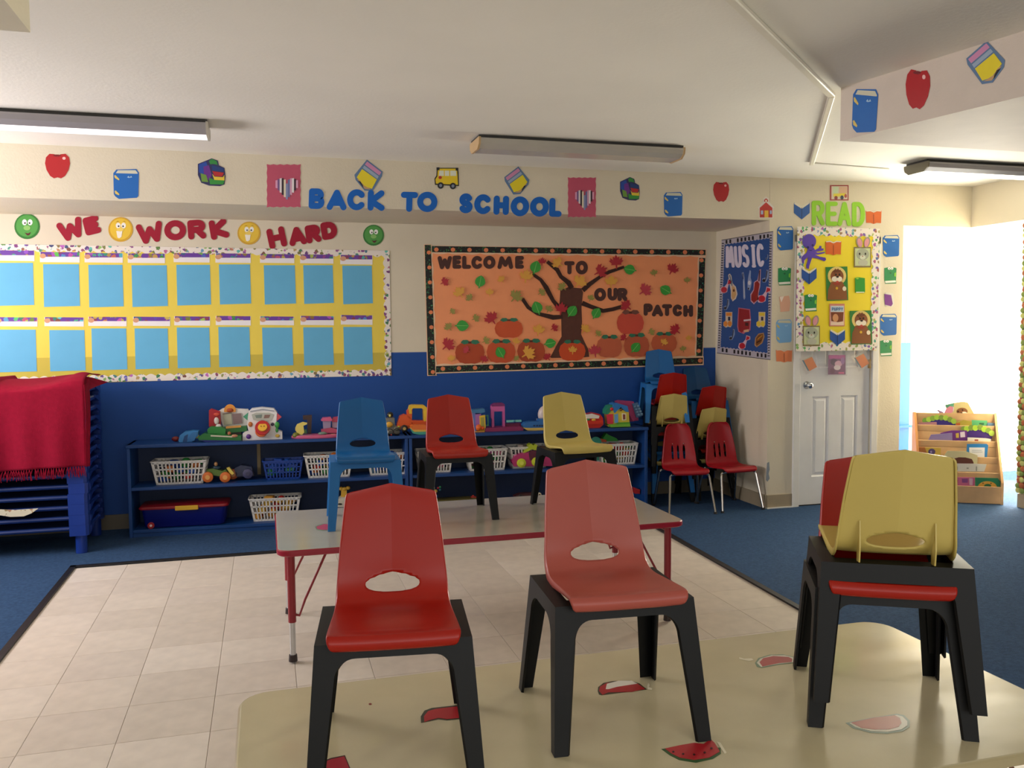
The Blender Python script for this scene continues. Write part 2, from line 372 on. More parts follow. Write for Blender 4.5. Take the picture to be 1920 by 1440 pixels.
def raceway(a, b, w=.028, h=.018):
    a, b = Vector(a), Vector(b); d = (b-a); L = d.length; c = (a+b)/2
    return MB().rbox((c.x, c.y, ZC-h/2), (L, w, h), .004, rz=math.atan2(d.y, d.x))
t = thing('cable_raceway', 'white surface cable raceway zigzagging over the ceiling to the right light', 'raceway', (2.6, 3.62, ZC))
pts = [(1.2, 2.37), (2.625, 3.63), (3.59, 5.17), (4.27, 5.24)]
for k in range(3):
    mb = raceway(pts[k]+(0,), pts[k+1]+(0,), *((.036, .02) if k == 0 else (.03, .022) if k == 1 else (.01, .008)))
    mb.v = [(a-2.6, b-3.62, c-ZC) for a, b, c in mb.v]
    obj('raceway_channel', mb, rw, t)

# ------------------------------------------------------------------ flat shapes on walls
def el(cx, cy, rx, ry=None, n=20, rot=0, a0=0, a1=2*PI):
    ry = rx if ry is None else ry; c, s = math.cos(R(rot)), math.sin(R(rot)); o = []
    full = abs(a1-a0-2*PI) < 1e-6
    for i in range(n if full else n+1):
        a = a0+(a1-a0)*i/n; x, y = rx*math.cos(a), ry*math.sin(a); o.append((cx+x*c-y*s, cy+x*s+y*c))
    return o
def tf(pts, cx, cy, w, h, rot=0):
    """unit template (-.5...5, y down) -> pixels"""
    c, s = math.cos(R(rot)), math.sin(R(rot)); o = []
    for x, y in pts: x *= w; y *= h; o.append((cx+x*c-y*s, cy+x*s+y*c))
    return o
def rect(x0, y0, x1, y1): return [(x0, y0), (x1, y0), (x1, y1), (x0, y1)]
def prism_on(S, pts, d0, th):
    n = S.n
    return MB().prism([S.px(u, v)+n*d0 for u, v in pts], n*th)
LY = .0012
def cut(name, label, cat, S, layers, d0=.001, group=None, th=LY, curl=0):
    """layers: (part name, colour hex or material, pixel outline)"""
    allp = [S.px(u, v) for u, v in layers[0][2]]
    c = sum(allp, Vector())/len(allp); zb = min(p.z for p in allp); base = Vector((c.x, c.y, zb))+S.n*d0
    mm = lambda x: mat(x, .42) if isinstance(x, str) else x
    if len(layers) == 1:
        mb = prism_on(S, layers[0][2], d0, th); mb.v = [tuple(Vector(v)-base) for v in mb.v]
        o = obj(name, mb, mm(layers[0][1])); o.location = base; return tag(o, label, cat, group)
    t = thing(name, label, cat, base, group=group)
    for k, (pn, co, pts) in enumerate(layers):
        lv = 0 if k == 0 else 1
        mb = prism_on(S, pts, d0+(0 if k == 0 else th+.0003*(k-1)), th if k == 0 else .0005)
        mb.v = [tuple(Vector(v)-base) for v in mb.v]
        obj(pn, mb, mm(co), t)
    return t
# stroke letters
def arc(cx, cy, rx, ry, a0, a1, n=8): return [(cx+rx*math.cos(R(a0+(a1-a0)*i/n)), cy-ry*math.sin(R(a0+(a1-a0)*i/n))) for i in range(n+1)]
GL = {
 'A': [[(-.5, .5), (0, -.5), (.5, .5)], [(-.27, .2), (.27, .2)]],
 'B': [[(-.5, .5), (-.5, -.5), (.1, -.5)]+arc(.1, -.26, .33, .24, 90, -90)+[(-.5, -.02)], [(.12, -.02)]+arc(.14, .24, .36, .26, 90, -90)+[(-.5, .5)]],
 'C': [arc(0, 0, .5, .5, 42, 318, 16)],
 'D': [[(-.5, .5), (-.5, -.5), (-.05, -.5)]+arc(-.05, 0, .55, .5, 90, -90, 12)+[(-.5, .5)]],
 'E': [[(.5, -.5), (-.5, -.5), (-.5, .5), (.5, .5)], [(-.5, 0), (.35, 0)]],
 'H': [[(-.5, -.5), (-.5, .5)], [(.5, -.5), (.5, .5)], [(-.5, 0), (.5, 0)]],
 'I': [[(0, -.5), (0, .5)], [(-.35, -.5), (.35, -.5)], [(-.35, .5), (.35, .5)]],
 'K': [[(-.5, -.5), (-.5, .5)], [(.45, -.5), (-.45, .05), (.5, .5)]],
 'L': [[(-.5, -.5), (-.5, .5), (.5, .5)]],
 'M': [[(-.5, .5), (-.32, -.5), (0, .25), (.32, -.5), (.5, .5)]],
 'O': [arc(0, 0, .5, .5, 0, 360, 20)],
 'P': [[(-.5, .5), (-.5, -.5), (.1, -.5)]+arc(.1, -.22, .4, .28, 90, -90)+[(-.5, .06)]],
 'R': [[(-.5, .5), (-.5, -.5), (.1, -.5)]+arc(.1, -.24, .38, .26, 90, -90)+[(-.5, .02)], [(0, .02), (.5, .5)]],
 'S': [arc(.0, -.25, .46, .25, 30, 250, 9)+arc(0, .25, .48, .25, 80, -150, 9)],
 'T': [[(-.5, -.5), (.5, -.5)], [(0, -.5), (0, .5)]],
 'U': [[(-.5, -.5), (-.5, .1)]+arc(0, .1, .5, .4, 180, 360, 10)+[(.5, -.5)]],
 'W': [[(-.5, -.5), (-.28, .5), (0, -.25), (.28, .5), (.5, -.5)]],
 'Y': [[(-.5, -.5), (0, 0), (.5, -.5)], [(0, 0), (0, .5)]],
}
def letter_mesh(S, ch, cx, cy, w, h, sw, rot, d0, th, base=None):
    """thick rounded strokes; sw = stroke width in pixels"""
    mb = MB(); k = 0
    for st in GL[ch]:
        p = tf(st, cx, cy, w-sw, h-sw, rot); r = sw/2
        for i in range(len(p)):
            e = d0+.00006*(k % 7); k += 1
            mb.prism([S.px(u, v)+S.n*e for u, v in el(p[i][0], p[i][1], r, n=14)], S.n*th)
            if i+1 < len(p):
                (x0, y0), (x1, y1) = p[i], p[i+1]; L = math.hypot(x1-x0, y1-y0)
                if L < 1e-3: continue
                nx, ny = -(y1-y0)/L*r, (x1-x0)/L*r
                mb.prism([S.px(u, v)+S.n*(e+.00003) for u, v in [(x0+nx, y0+ny), (x1+nx, y1+ny), (x1-nx, y1-ny), (x0-nx, y0-ny)]], S.n*th)
    if base is not None: mb.v = [tuple(Vector(v)-base) for v in mb.v]
    return mb
LAND = []
def letter(S, ch, cx, cy, w, h, sw, col, label, rot=0, d0=.001, th=.003, group=None, m=None):
    b = S.px(cx, cy+h/2); o = obj('paper_letter', letter_mesh(S, ch, cx, cy, w, h, sw, rot, d0, th, b), m or mat(col, .8))
    o.location = b; return tag(o, label, 'letter', group)
def Z(s, ox, oy): return lambda x, y: (ox+x*s, oy+y*s)

# templates
APPLE = [(0, -.36), (.12, -.46), (.32, -.48), (.46, -.34), (.5, -.1), (.44, .16), (.3, .4), (.14, .5), (0, .46), (-.14, .5), (-.3, .4), (-.44, .16), (-.5, -.1), (-.46, -.34), (-.32, -.48), (-.12, -.46)]
MAPLE = [(0, -.5), (.1, -.28), (.22, -.36), (.2, -.1), (.42, -.28), (.4, -.12), (.5, -.06), (.32, .12), (.36, .22), (.06, .22), (.03, .5), (-.03, .5), (-.06, .22), (-.36, .22), (-.32, .12), (-.5, -.06), (-.4, -.12), (-.42, -.28), (-.2, -.1), (-.22, -.36), (-.1, -.28)]
OVAL = [(0, -.5), (.16, -.4), (.3, -.22), (.36, 0), (.32, .2), (.16, .36), (.05, .42), (.03, .56), (-.03, .56), (-.05, .42), (-.18, .34), (-.32, .2), (-.36, 0), (-.3, -.22), (-.14, -.4)]
HEART = [(0, -.25), (.12, -.42), (.28, -.5), (.44, -.42), (.5, -.22), (.42, .02), (.22, .28), (0, .5), (-.22, .28), (-.42, .02), (-.5, -.22), (-.44, -.42), (-.28, -.5), (-.12, -.42)]
PUMP = [(-.12, -.42), (0, -.38), (.12, -.42), (.3, -.4), (.44, -.26), (.5, 0), (.46, .24), (.34, .42), (.16, .48), (0, .46), (-.16, .48), (-.34, .42), (-.46, .24), (-.5, 0), (-.44, -.26), (-.3, -.4)]

def apple(S, cx, cy, w, h, label, rot=0):
    cut('paper_apple', label, 'apple cutout', S, [('apple_skin', mat('B8161F', .35), tf(APPLE, cx, cy, w, h, rot)),
        ('shine', 'F2C4C0', tf(el(0, 0, .07, .06, 8), cx+w*.26, cy-h*.3, w, h)), ('dimple', '7C0C16', tf(el(0, 0, .16, .04, 10), cx-.02*w, cy-h*.41, w, h))])
BK = [(-.5, -.36), (-.38, -.48), (.4, -.5), (.5, -.38), (.48, .4), (.42, .46), (-.28, .5), (-.42, .42), (-.48, .34)]
def book(S, cx, cy, w, h, label, rot=0, col='0B67BC'):
    a = lambda p: tf(p, cx, cy, w, h, rot)
    cut('paper_book', label, 'book cutout', S, [('cover', col, a(BK)), ('page_edge', 'D8D6BE', a([(-.4, -.36), (-.32, -.46), (.37, -.46), (.46, -.36), (.44, -.34)])),
        ('spine_band', 'E2C868', a([(-.46, -.28), (-.42, -.3), (-.26, -.16), (-.28, -.12), (-.44, -.2)])), ('spine_band', 'E2C868', a([(-.45, .24), (-.4, .22), (-.26, .34), (-.28, .38), (-.42, .33)])),
        ('title_mark', 'A9CDEB', a([(.04, -.22), (.1, -.27), (.14, -.22), (.2, -.27), (.24, -.22), (.1, -.2)]))])
def pencil(S, cx, cy, w, label, rot=0, flip=1):
    a = lambda p: tf([(x*flip, y) for x, y in p], cx, cy, w, w*1.12, rot)
    cut('paper_pencil', label, 'pencil cutout', S, [('outline', '5F7FA6', a([(-.06, -.5), (.5, -.12), (.48, .02), (.14, .5), (-.14, .48), (-.46, .14), (-.5, -.02)])),
        ('eraser', 'D58FB8', a([(-.05, -.44), (.45, -.1), (.38, .0), (-.13, -.34)])), ('ferrule', '9FB2C8', a([(-.15, -.31), (.36, .03), (.31, .11), (-.21, -.23)])),
        ('wood_body', 'F0DC1E', a([(-.23, -.2), (.29, .13), (.12, .42), (-.12, .36), (-.42, .06)])), ('shaved_wood', 'C8A070', a([(-.42, .1), (-.3, .16), (-.2, .3), (0, .4), (.08, .44), (-.13, .43)])), ('tip', '17181E', a([(-.38, .16), (-.28, .2), (-.2, .32), (-.18, .4)]))])
def backpack(S, cx, cy, w, h, label):
    a = lambda p: tf(p, cx, cy, w, h, 0)
    cut('paper_backpack', label, 'backpack cutout', S, [('outline', '2C2A5E', a([(-.5, -.3), (-.2, -.42), (.0, -.5), (.22, -.42), (.26, -.25), (.46, -.15), (.48, 0), (.5, .15), (.46, .44), (.3, .5), (-.1, .48), (-.38, .38), (-.5, .1)])),
        ('body', '1C49A8', a([(-.46, -.28), (-.2, -.38), (-.1, -.1), (-.2, .2), (-.46, .0)])), ('handle', '2E8C3C', a([(-.1, -.4), (0, -.48), (.18, -.4), (.22, -.26), (.05, -.3), (-.05, -.28)])),
        ('strap', '6C2A90', a([(-.3, -.2), (-.1, -.25), (.0, .1), (-.1, .3), (-.28, .1)])), ('pocket_blue', '12397C', a([(0, -.25), (.44, -.14), (.44, 0), (.02, -.06)])), ('pocket_red', 'B81E24', a([(.02, -.04), (.44, .02), (.38, .16), (.1, .14)])),
        ('pocket_yellow', 'E8C83A', a([(.02, .06), (.1, .16), (.4, .18), (.46, .1), (.46, .3), (.1, .3)])), ('base_green', '2F9438', a([(-.1, .2), (.1, .28), (.46, .3), (.42, .44), (-.06, .44)])), ('side_green', '6E9C3C', a([(-.4, .04), (-.2, .1), (-.12, .36), (-.36, .34)]))])

# --- beam face
z4 = Z(.26391, 1330, 340)
apple(SF, 108, 311, 47, 47, 'red paper apple stuck at the left end of the beam')
apple(SF, 1352, 359.5, 30, 38, 'small red paper apple on the beam between a book and the schoolhouse')
apple(SS, 1721, 167, 46, 75, 'tall red paper apple on the right soffit between book and pencil', 4)
book(SF, 236.5, 345, 48, 56, 'blue paper book cutout on the beam beside the left apple')
book(SF, 1262, 383, 35, 46, 'small blue paper book cutout near the right end of the beam')
book(SS, 1622, 208, 47, 83, 'blue paper book cutout on the right soffit', 3)
pencil(SF, 691, 329, 53, 'yellow pencil stub cutout above the word BACK')
pencil(SF, 969, 338.5, 47, 'yellow pencil stub cutout above the word SCHOOL', 0, -1)
pencil(SS, 1849, 117, 72, 'large yellow pencil stub cutout on the right soffit', -4, -1)
backpack(SF, 397, 323, 52, 52, 'colourful paper school backpack on the left part of the beam')
backpack(SF, 1181, 354, 37, 44, 'small colourful paper backpack right of the word SCHOOL')
for (cx, cy, w, h, lab) in ((532, 348.5, 64, 81, 'pink scalloped card with a striped heart left of the word BACK'), (1091, 370, 53, 75, 'pink scalloped card with a striped heart right of the word SCHOOL')):
    sc_ = []
    for i in range(40):
        f = i/40*4; s = int(f); q = (f-s)-.5; o_ = .5-.018*abs(math.sin(i*1.57))
        sc_.append([(q, -o_), (o_, q), (-q, o_), (-o_, -q)][s])
    hx, hy, hw, hh = cx+w*.09, cy+h*.07, w*.66, h*.5
    L = [('card', 'C4506C', tf(sc_, cx, cy, w, h))]
    cols = ['E4A6C8', '7A5A92', 'EBE3E6', '2C1A28', 'EADFC4', '8B93BC', '6E76A8', 'D8A0BC', 'F0E8EA', '3A1E32', 'E6A8C4']
    for i, c_ in enumerate(cols):
        x0 = -.5+i/11; x1 = x0+1/11*.98; xm = (x0+x1)/2
        up = -.5+.25*max(0, 1-abs(xm)/.12)+.12*max(0, (abs(xm)-.3)/.2); dn = .5-abs(xm)*1.15
        L.append(('heart_stripe', c_, tf([(x0, up+.02), (x1, up), (x1, dn), (x0, dn-.02)], hx, hy, hw, hh)))
    cut('heart_card', lab, 'card', SF, L)
# bus
a = lambda p: tf(p, 837.5, 333, 46, 38)
cut('paper_bus', 'yellow school bus cutout above the word TO', 'bus cutout', SF, [('outline', '2A2412', a([(-.4, -.48), (.44, -.48), (.48, -.3), (.5, .42), (-.48, .36), (-.5, .05), (-.42, -.1)])),
    ('bodywork', 'F2D21C', a([(-.36, -.44), (.42, -.44), (.46, .36), (-.44, .3), (-.46, .08), (-.38, -.06)])),
    ('window', 'E9EDD8', a([(-.3, -.34), (-.12, -.34), (-.12, -.08), (-.32, -.08)])), ('window', 'E9EDD8', a([(-.08, -.34), (.1, -.34), (.1, -.08), (-.08, -.08)])), ('window', 'E9EDD8', a([(.14, -.34), (.38, -.34), (.39, -.08), (.14, -.08)])),
    ('stop_sign', 'C2271E', tf(el(0, 0, .07, .08, 8), 837.5-12.4, 333, 46, 38)), ('wheel', '1B1B1F', tf(el(0, 0, .13, .16, 14), 837.5-11.5, 348, 46, 38)), ('wheel', '1B1B1F', tf(el(0, 0, .13, .16, 14), 837.5+11.5, 349, 46, 38)),
    ('hub_cap', '8A93A8', tf(el(0, 0, .06, .08, 10), 837.5-11.5, 348, 46, 38)), ('hub_cap', '8A93A8', tf(el(0, 0, .06, .08, 10), 837.5+11.5, 349, 46, 38)), ('marker_lamp', '17181E', a([(-.42, -.5), (-.3, -.5), (-.3, -.36), (-.42, -.36)])), ('marker_lamp', '17181E', a([(.36, -.48), (.47, -.48), (.47, -.34), (.36, -.34)]))])
# schoolhouse
a = lambda p: tf(p, 1436, 389, 31, 41)
cut('paper_schoolhouse', 'little red schoolhouse cutout left of the blue open book', 'house cutout', SF, [('outline', 'E8E2DA', a([(-.5, .02), (-.18, -.26), (-.18, -.4), (0, -.5), (.18, -.4), (.18, -.26), (.5, .0), (.44, .06), (.44, .5), (-.42, .5), (-.42, .06)])),
    ('facade', 'C22E2A', a([(-.38, .02), (0, -.24), (.38, .02), (.38, .46), (-.38, .46)])), ('bell_tower', 'C8483E', a([(-.12, -.34), (0, -.42), (.12, -.34), (.12, -.26), (-.12, -.26)])), ('clock', 'EFE6D8', tf(el(0, 0, .06, .04, 8), 1436, 376.5, 31, 41)),
    ('doorway', 'E9B93C', a([(-.1, .14), (.14, .14), (.14, .46), (-.1, .46)])), ('window', 'A9BAD8', a([(-.32, .14), (-.18, .14), (-.18, .32), (-.32, .32)])), ('window', 'A9BAD8', a([(.22, .14), (.34, .14), (.34, .3), (.22, .3)]))])
# BACK TO SCHOOL
z2 = Z(1/3, 480, 270)
blue_l = '0E66C4'
for ch, x, y, w, h, lab in [('B', 341, 308, 88, 115, 'blue bubble letter B of the word BACK'), ('A', 454, 315, 112, 115, 'blue bubble letter A of the word BACK'), ('C', 566, 314, 108, 118, 'blue bubble letter C of the word BACK'), ('K', 676, 318, 96, 116, 'blue bubble letter K of the word BACK'),
    ('T', 862, 326, 96, 112, 'blue bubble letter T on the beam'), ('O', 963, 326, 114, 114, 'blue bubble letter O of the word TO on the beam'),
    ('S', 1180, 334, 78, 112, 'blue bubble letter S of the word SCHOOL'), ('C', 1277, 339, 100, 112, 'blue bubble letter C of the word SCHOOL'), ('H', 1379, 345, 86, 108, 'blue bubble letter H of the word SCHOOL'), ('O', 1484, 351, 104, 112, 'first blue bubble letter O of SCHOOL, beside the H'), ('O', 1594, 353, 106, 112, 'second blue bubble letter O of SCHOOL, beside the L'), ('L', 1684, 357, 70, 106, 'blue bubble letter L ending the word SCHOOL')]:
    u, v = z2(x, y); letter(SF, ch, u, v, w/3, h/3, 11.3, blue_l, lab, rot=1.5, group='BACK TO SCHOOL letters')
# --- WE WORK HARD and faces (alcove wall)
z1 = Z(740/1920, 0, 270)
for ch, x, y, w, h, rot, lab in [('W', 345, 416, 125, 98, -18, 'crimson letter W of the word WE'), ('E', 447, 396, 78, 88, -14, 'crimson letter E of the word WE'),
    ('W', 730, 432, 128, 100, -10, 'crimson letter W of the word WORK'), ('O', 852, 420, 106, 98, 0, 'crimson letter O of the word WORK'), ('R', 957, 416, 88, 94, -4, 'crimson letter R of the word WORK'), ('K', 1065, 414, 90, 96, -10, 'crimson letter K of the word WORK'),
    ('H', 1346, 456, 88, 100, -12, 'crimson letter H of the word HARD'), ('A', 1446, 448, 86, 90, -9, 'crimson letter A of the word HARD'), ('R', 1523, 437, 74, 88, -9, 'crimson letter R of the word HARD'), ('D', 1601, 421, 78, 86, -9, 'crimson letter D of the word HARD')]:
    u, v = z1(x, y); letter(SB, ch, u, v, w*.3854, h*.3854, 11.5, 'A31430', lab, rot=rot, group='WE WORK HARD letters')
for x, y, r, co, rim, lab in [(132, 401, 62, '4FA044', '2C7A2C', 'green smiling face badge at the far left above the yellow chart'), (1817, 444, 51, '4FA044', '2C7A2C', 'green smiling face badge above the right end of the yellow chart'), (587, 416, 60, 'EFC93C', 'D8A92C', 'yellow laughing face badge between WE and WORK'), (1211, 434, 56, 'EFC93C', 'D8A92C', 'yellow laughing face badge between WORK and HARD')]:
    u, v = z1(x, y); r *= .3854
    e = [('disc', rim, el(u, v, r, n=28)), ('face', co, el(u, v-.04*r, r*.86, n=26))]
    e += [('eye', 'FAFAF4', el(u-r*.2, v-r*.32, r*.19, r*.24, 12)), ('eye', 'FAFAF4', el(u+r*.24, v-r*.32, r*.19, r*.24, 12)), ('pupil', '1A1A1A', el(u-r*.16, v-r*.26, r*.07, n=8)), ('pupil', '1A1A1A', el(u+r*.2, v-r*.26, r*.07, n=8))]
    if co[0] == '4': e += [('mouth', '5A1A1E', tf([(-.5, -.2), (0, 0), (.5, -.3), (.2, .5), (-.1, .5)], u+r*.06, v+r*.55, r*.5, r*.32)), ('nose', '8CC46A', el(u, v+r*.12, r*.28, r*.2, 10))]
    else: e += [('mouth', 'FBF6E8', tf([(-.5, -.5), (.5, -.5), (.35, .3), (0, .5), (-.3, .4)], u-r*.1, v+r*.42, r*.5, r*.6)), ('nose', 'F6D968', el(u-r*.02, v+r*.0, r*.3, r*.16, 10)), ('brow', 'A87A1C', tf([(-.5, .3), (0, -.5), (.5, .1), (0, -.2)], u-r*.25, v-r*.62, r*.3, r*.14)), ('brow', 'A87A1C', tf([(-.5, .1), (0, -.5), (.5, .3), (0, -.2)], u+r*.3, v-r*.62, r*.3, r*.14))]
    cut('smiley_badge', lab, 'badge', SB, e)

# ------------------------------------------------------------------ chart
def border_ring(S, a0, a1, b0, b1, w, per, amp, d0, th, base):
    """four strips with scalloped inner edges (wall coordinates)"""
    out = []
    def strip(p0, p1, inw):
        L = math.dist(p0, p1); n = max(2, round(L/per)); pts = [p0]
        ex = ((p1[0]-p0[0])/L, (p1[1]-p0[1])/L)
        pts = [p0, p1]
        for i in range(n*6, -1, -1):
            t = i/(n*6)*L; s = w+amp*abs(math.sin(PI*i/6))
            pts.append((p0[0]+ex[0]*t+inw[0]*s, p0[1]+ex[1]*t+inw[1]*s))
        return MB().prism([S.p(a, b)+S.n*d0-base for a, b in pts], S.n*th)
    return [strip((a0, b1), (a1, b1), (0, -1)), strip((a0, b0), (a1, b0), (0, 1)), strip((a0, b0), (a0, b1), (1, 0)), strip((a1, b0), (a1, b1), (-1, 0))]
border_print = print_mat('school_print_border', 'EFE6DC', 32, .40, .75, .55)
A0, A1, B0, B1 = -2.05, .912, 1.047, 1.988
base = Vector(((A0+A1)/2, YB, B0))
t = thing('reward_chart', 'big yellow paper display chart with a white printed scalloped border', 'display chart', base)
# sheet sinks a little to the left in the photo: bottom edge slightly lower at left
mb = MB().prism([SB.p(a, b)+SB.n*.001-base for a, b in [(A0+.01, B0-.01), (A1-.01, B0+.01), (A1-.01, B1-.01), (A0+.01, B1-.01)]], SB.n*.0015)
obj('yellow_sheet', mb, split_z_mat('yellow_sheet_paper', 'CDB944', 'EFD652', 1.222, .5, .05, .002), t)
for i, mb in enumerate(border_ring(SB, A0, A1, B0, B1, .036, .062, .014, .0032-0, .001, base)):
    mb.v = [(x, y-.0002*i, z) for x, y, z in mb.v]
    obj('scalloped_border', mb, border_print, t)
cards = [[(-25, 165, 578, 785), (210, 388, 585, 790), (430, 600, 588, 792), (640, 815, 590, 790), (858, 1025, 588, 783), (1065, 1220, 586, 778), (1283, 1438, 590, 778), (1475, 1622, 590, 775), (1665, 1812, 592, 777)],
         [(-20, 178, 903, 1108), (240, 415, 905, 1103), (445, 618, 897, 1098), (655, 820, 897, 1093), (860, 1022, 893, 1088), (1062, 1217, 890, 1083), (1275, 1425, 893, 1078), (1475, 1622, 892, 1075), (1670, 1812, 890, 1072)]]
tags_ = [[(-30, 168, 517, 570), (195, 388, 525, 577), (412, 598, 530, 578), (622, 803, 532, 580), (845, 1020, 530, 577), (1048, 1220, 532, 579), (1265, 1432, 535, 580), (1460, 1622, 537, 582), (1655, 1812, 540, 587)],
         [(-20, 183, 842, 888), (217, 408, 842, 888), (430, 616, 840, 887), (648, 828, 840, 886), (848, 1022, 838, 884), (1050, 1220, 836, 883), (1265, 1430, 838, 882), (1462, 1624, 836, 882), (1658, 1812, 832, 880)]]
ordn = ['leftmost', 'second from the left', 'third from the left', 'fourth from the left', 'middle', 'fourth from the right', 'third from the right', 'second from the right', 'rightmost']
tag_print = print_mat('star_strip_print', '6A3AA0', 30, .5, .85, .6)
lblue = mat('64B4DC', .6); 
for r in (0, 1):
    row = ('upper', 'lower')[r]
    for k in range(9):
        x0, x1, y0, y1 = cards[r][k]; q = random.uniform(-3, 3)
        cut('blue_card', 'blank light blue paper sheet, %s in the %s row of the chart' % (ordn[k], row), 'paper', SB, [('sheet', lblue, [z1(x0, y0), z1(x1-4, y0), z1(x1+2, y1-2), z1(x0+5, y1+3)])], d0=.003, group='blue sheets on the chart', th=.001)
        x0, x1, y0, y1 = tags_[r][k]; ym = y0+(y1-y0)*.46
        cut('name_tag', 'white name tag with a purple star strip, %s in the %s row' % (ordn[k], row), 'name tag', SB, [('tag_card', 'F3EEF0', [z1(x0, y0), z1(x1, y0+2), z1(x1, y1), z1(x0, y1-2)]), ('printed_strip', tag_print, [z1(x0+3, y0), z1(x1-2, y0+2), z1(x1-2, ym), z1(x0+3, ym)]), ('teddy_print', 'D9A07C', [z1(*p) for p in el(x0+14, ym-4, 15, 12, 10)])], d0=.003, group='name tags on the chart', th=.001)

# ------------------------------------------------------------------ orange tree board
z3 = Z(560/1920, 780, 440)
def zz(f, pts): return [f(*p) for p in pts]
c0 = SB.px(*z3(75, 905)); base = Vector((2.36, YB, 1.05))
t = thing('autumn_board', 'orange autumn display board with a black pumpkin print border', 'display board', base)
orange = mat('FFA26C', .45)
def on_board(name, pts, d0, th, m, par=None, f=z3):
    mb = prism_on(SB, zz(f, pts), d0, th); mb.v = [tuple(Vector(v)-base) for v in mb.v]
    return obj(name, mb, m, par or t)
on_board('orange_sheet', [(70, 85), (1845, 110), (1832, 825), (92, 890)], .001, .0015, orange)
bprint = print_mat('vine_print', '0C0C0E', 55, .30, .8, .32, hue=(.3, .42))
def wavy(pts_a, pts_b, n, amp, side):
    (x0, y0), (x1, y1) = pts_a, pts_b; o = []
    for i in range(n*4+1):
        tt = i/(n*4); o.append((x0+(x1-x0)*tt+side[0]*amp*abs(math.sin(PI*i/4)), y0+(y1-y0)*tt+side[1]*amp*abs(math.sin(PI*i/4))))
    return o
edge_m = mat('F6CDA8', .5)
strips = {'top': ([(100, 72), (1862, 97)], [(1862, 135), (100, 115)]), 'bottom': ([(128, 842), (1845, 785)], [(1845, 832), (128, 888)])}
on_board('border_edge', [(100, 70), (1865, 95)]+wavy((1865, 138), (100, 118), 17, 8, (0, 1)), .0028, .0006, edge_m)
on_board('border_edge', [(1848, 838), (126, 893)]+wavy((126, 838), (1848, 782), 16, 8, (0, -1)), .0028, .0006, edge_m)
on_board('border_edge', [(1862, 96), (1843, 836)]+wavy((1795, 780), (1816, 140), 7, 6, (-1, 0)), .0030, .0006, edge_m)
on_board('border_edge', [(50, 62), (72, 908), (135, 905)]+wavy((130, 900), (98, 62), 8, 8, (1, 0)), .0032, .0006, edge_m)
on_board('border_strip', [(100, 73), (1860, 98), (1860, 132), (100, 113)], .0035, .0006, bprint)
on_board('border_strip', [(128, 845), (1843, 790), (1841, 830), (128, 886)], .0035, .0006, bprint)
on_board('border_strip', [(1820, 150), (1858, 150), (1840, 780), (1800, 780)], .0036, .0006, bprint)
on_board('border_strip', [(55, 66), (95, 66), (125, 903), (78, 903)], .0038, .0006, bprint)
pm = mat('EE8A5A', .6); mbp = MB()
def pdot(x, y, r=15): mbp.prism([SB.px(*z3(a, b))+SB.n*.0047-base for a, b in el(x, y, r, r*.95, 8)], SB.n*.0004)
for k in range(17): pdot(130+k*106.5, 96+k*1.15)
for k in range(17): pdot(172+k*103.3, 862-k*3.3)
for k in range(7): pdot(1834-k*3, 165+k*97, 14)
for k in range(9): pdot(82+k*3.2, 115+k*96, 14)
obj('printed_pumpkins', mbp, pm, t)['kind'] = 'stuff'
# tree
base_t = SB.px(*z3(990, 790))
tree = thing('paper_tree', 'brown paper tree with bare twisted branches on the orange board', 'paper tree', base_t)
def on_tree(name, pts, d0, th, m):
    mb = prism_on(SB, zz(z3, pts), d0, th); mb.v = [tuple(Vector(v)-base_t) for v in mb.v]; return obj(name, mb, m, tree)
brown = mat('5E3427', .7, noise=.12, nscale=30); brown2 = mat('40241C', .8, noise=.25, nscale=60)
on_tree('trunk', [(928, 345), (955, 350), (975, 338), (1060, 345), (1072, 372), (1062, 470), (1066, 560), (1060, 640), (1078, 680), (1105, 735), (1112, 785), (1050, 790), (870, 792), (862, 788), (900, 715), (935, 655), (932, 520), (920, 470)], .003, .002, brown)
for pl in ([(925, 478), (880, 425), (835, 340), (800, 290), (742, 250)], [(1000, 345), (980, 310), (930, 270), (905, 225), (842, 174)], [(1070, 358), (1115, 318), (1180, 272), (1240, 240), (1335, 208)], [(940, 528), (880, 532), (780, 508), (720, 468), (682, 412)], [(1066, 440), (1120, 462), (1200, 490), (1260, 480), (1316, 464)]):
    up, dn = [], []
    for i, (x, y) in enumerate(pl):
        x2, y2 = pl[min(i+1, len(pl)-1)]; x1, y1 = pl[max(i-1, 0)]; L = math.hypot(x2-x1, y2-y1); hw = 15-1.2*i+random.uniform(-2.5, 2.5)
        nx, ny = -(y2-y1)/L*hw, (x2-x1)/L*hw; up.append((x+nx, y+ny)); dn.append((x-nx, y-ny))
    on_tree('branch', up+dn[::-1], .0055, .004, brown2)
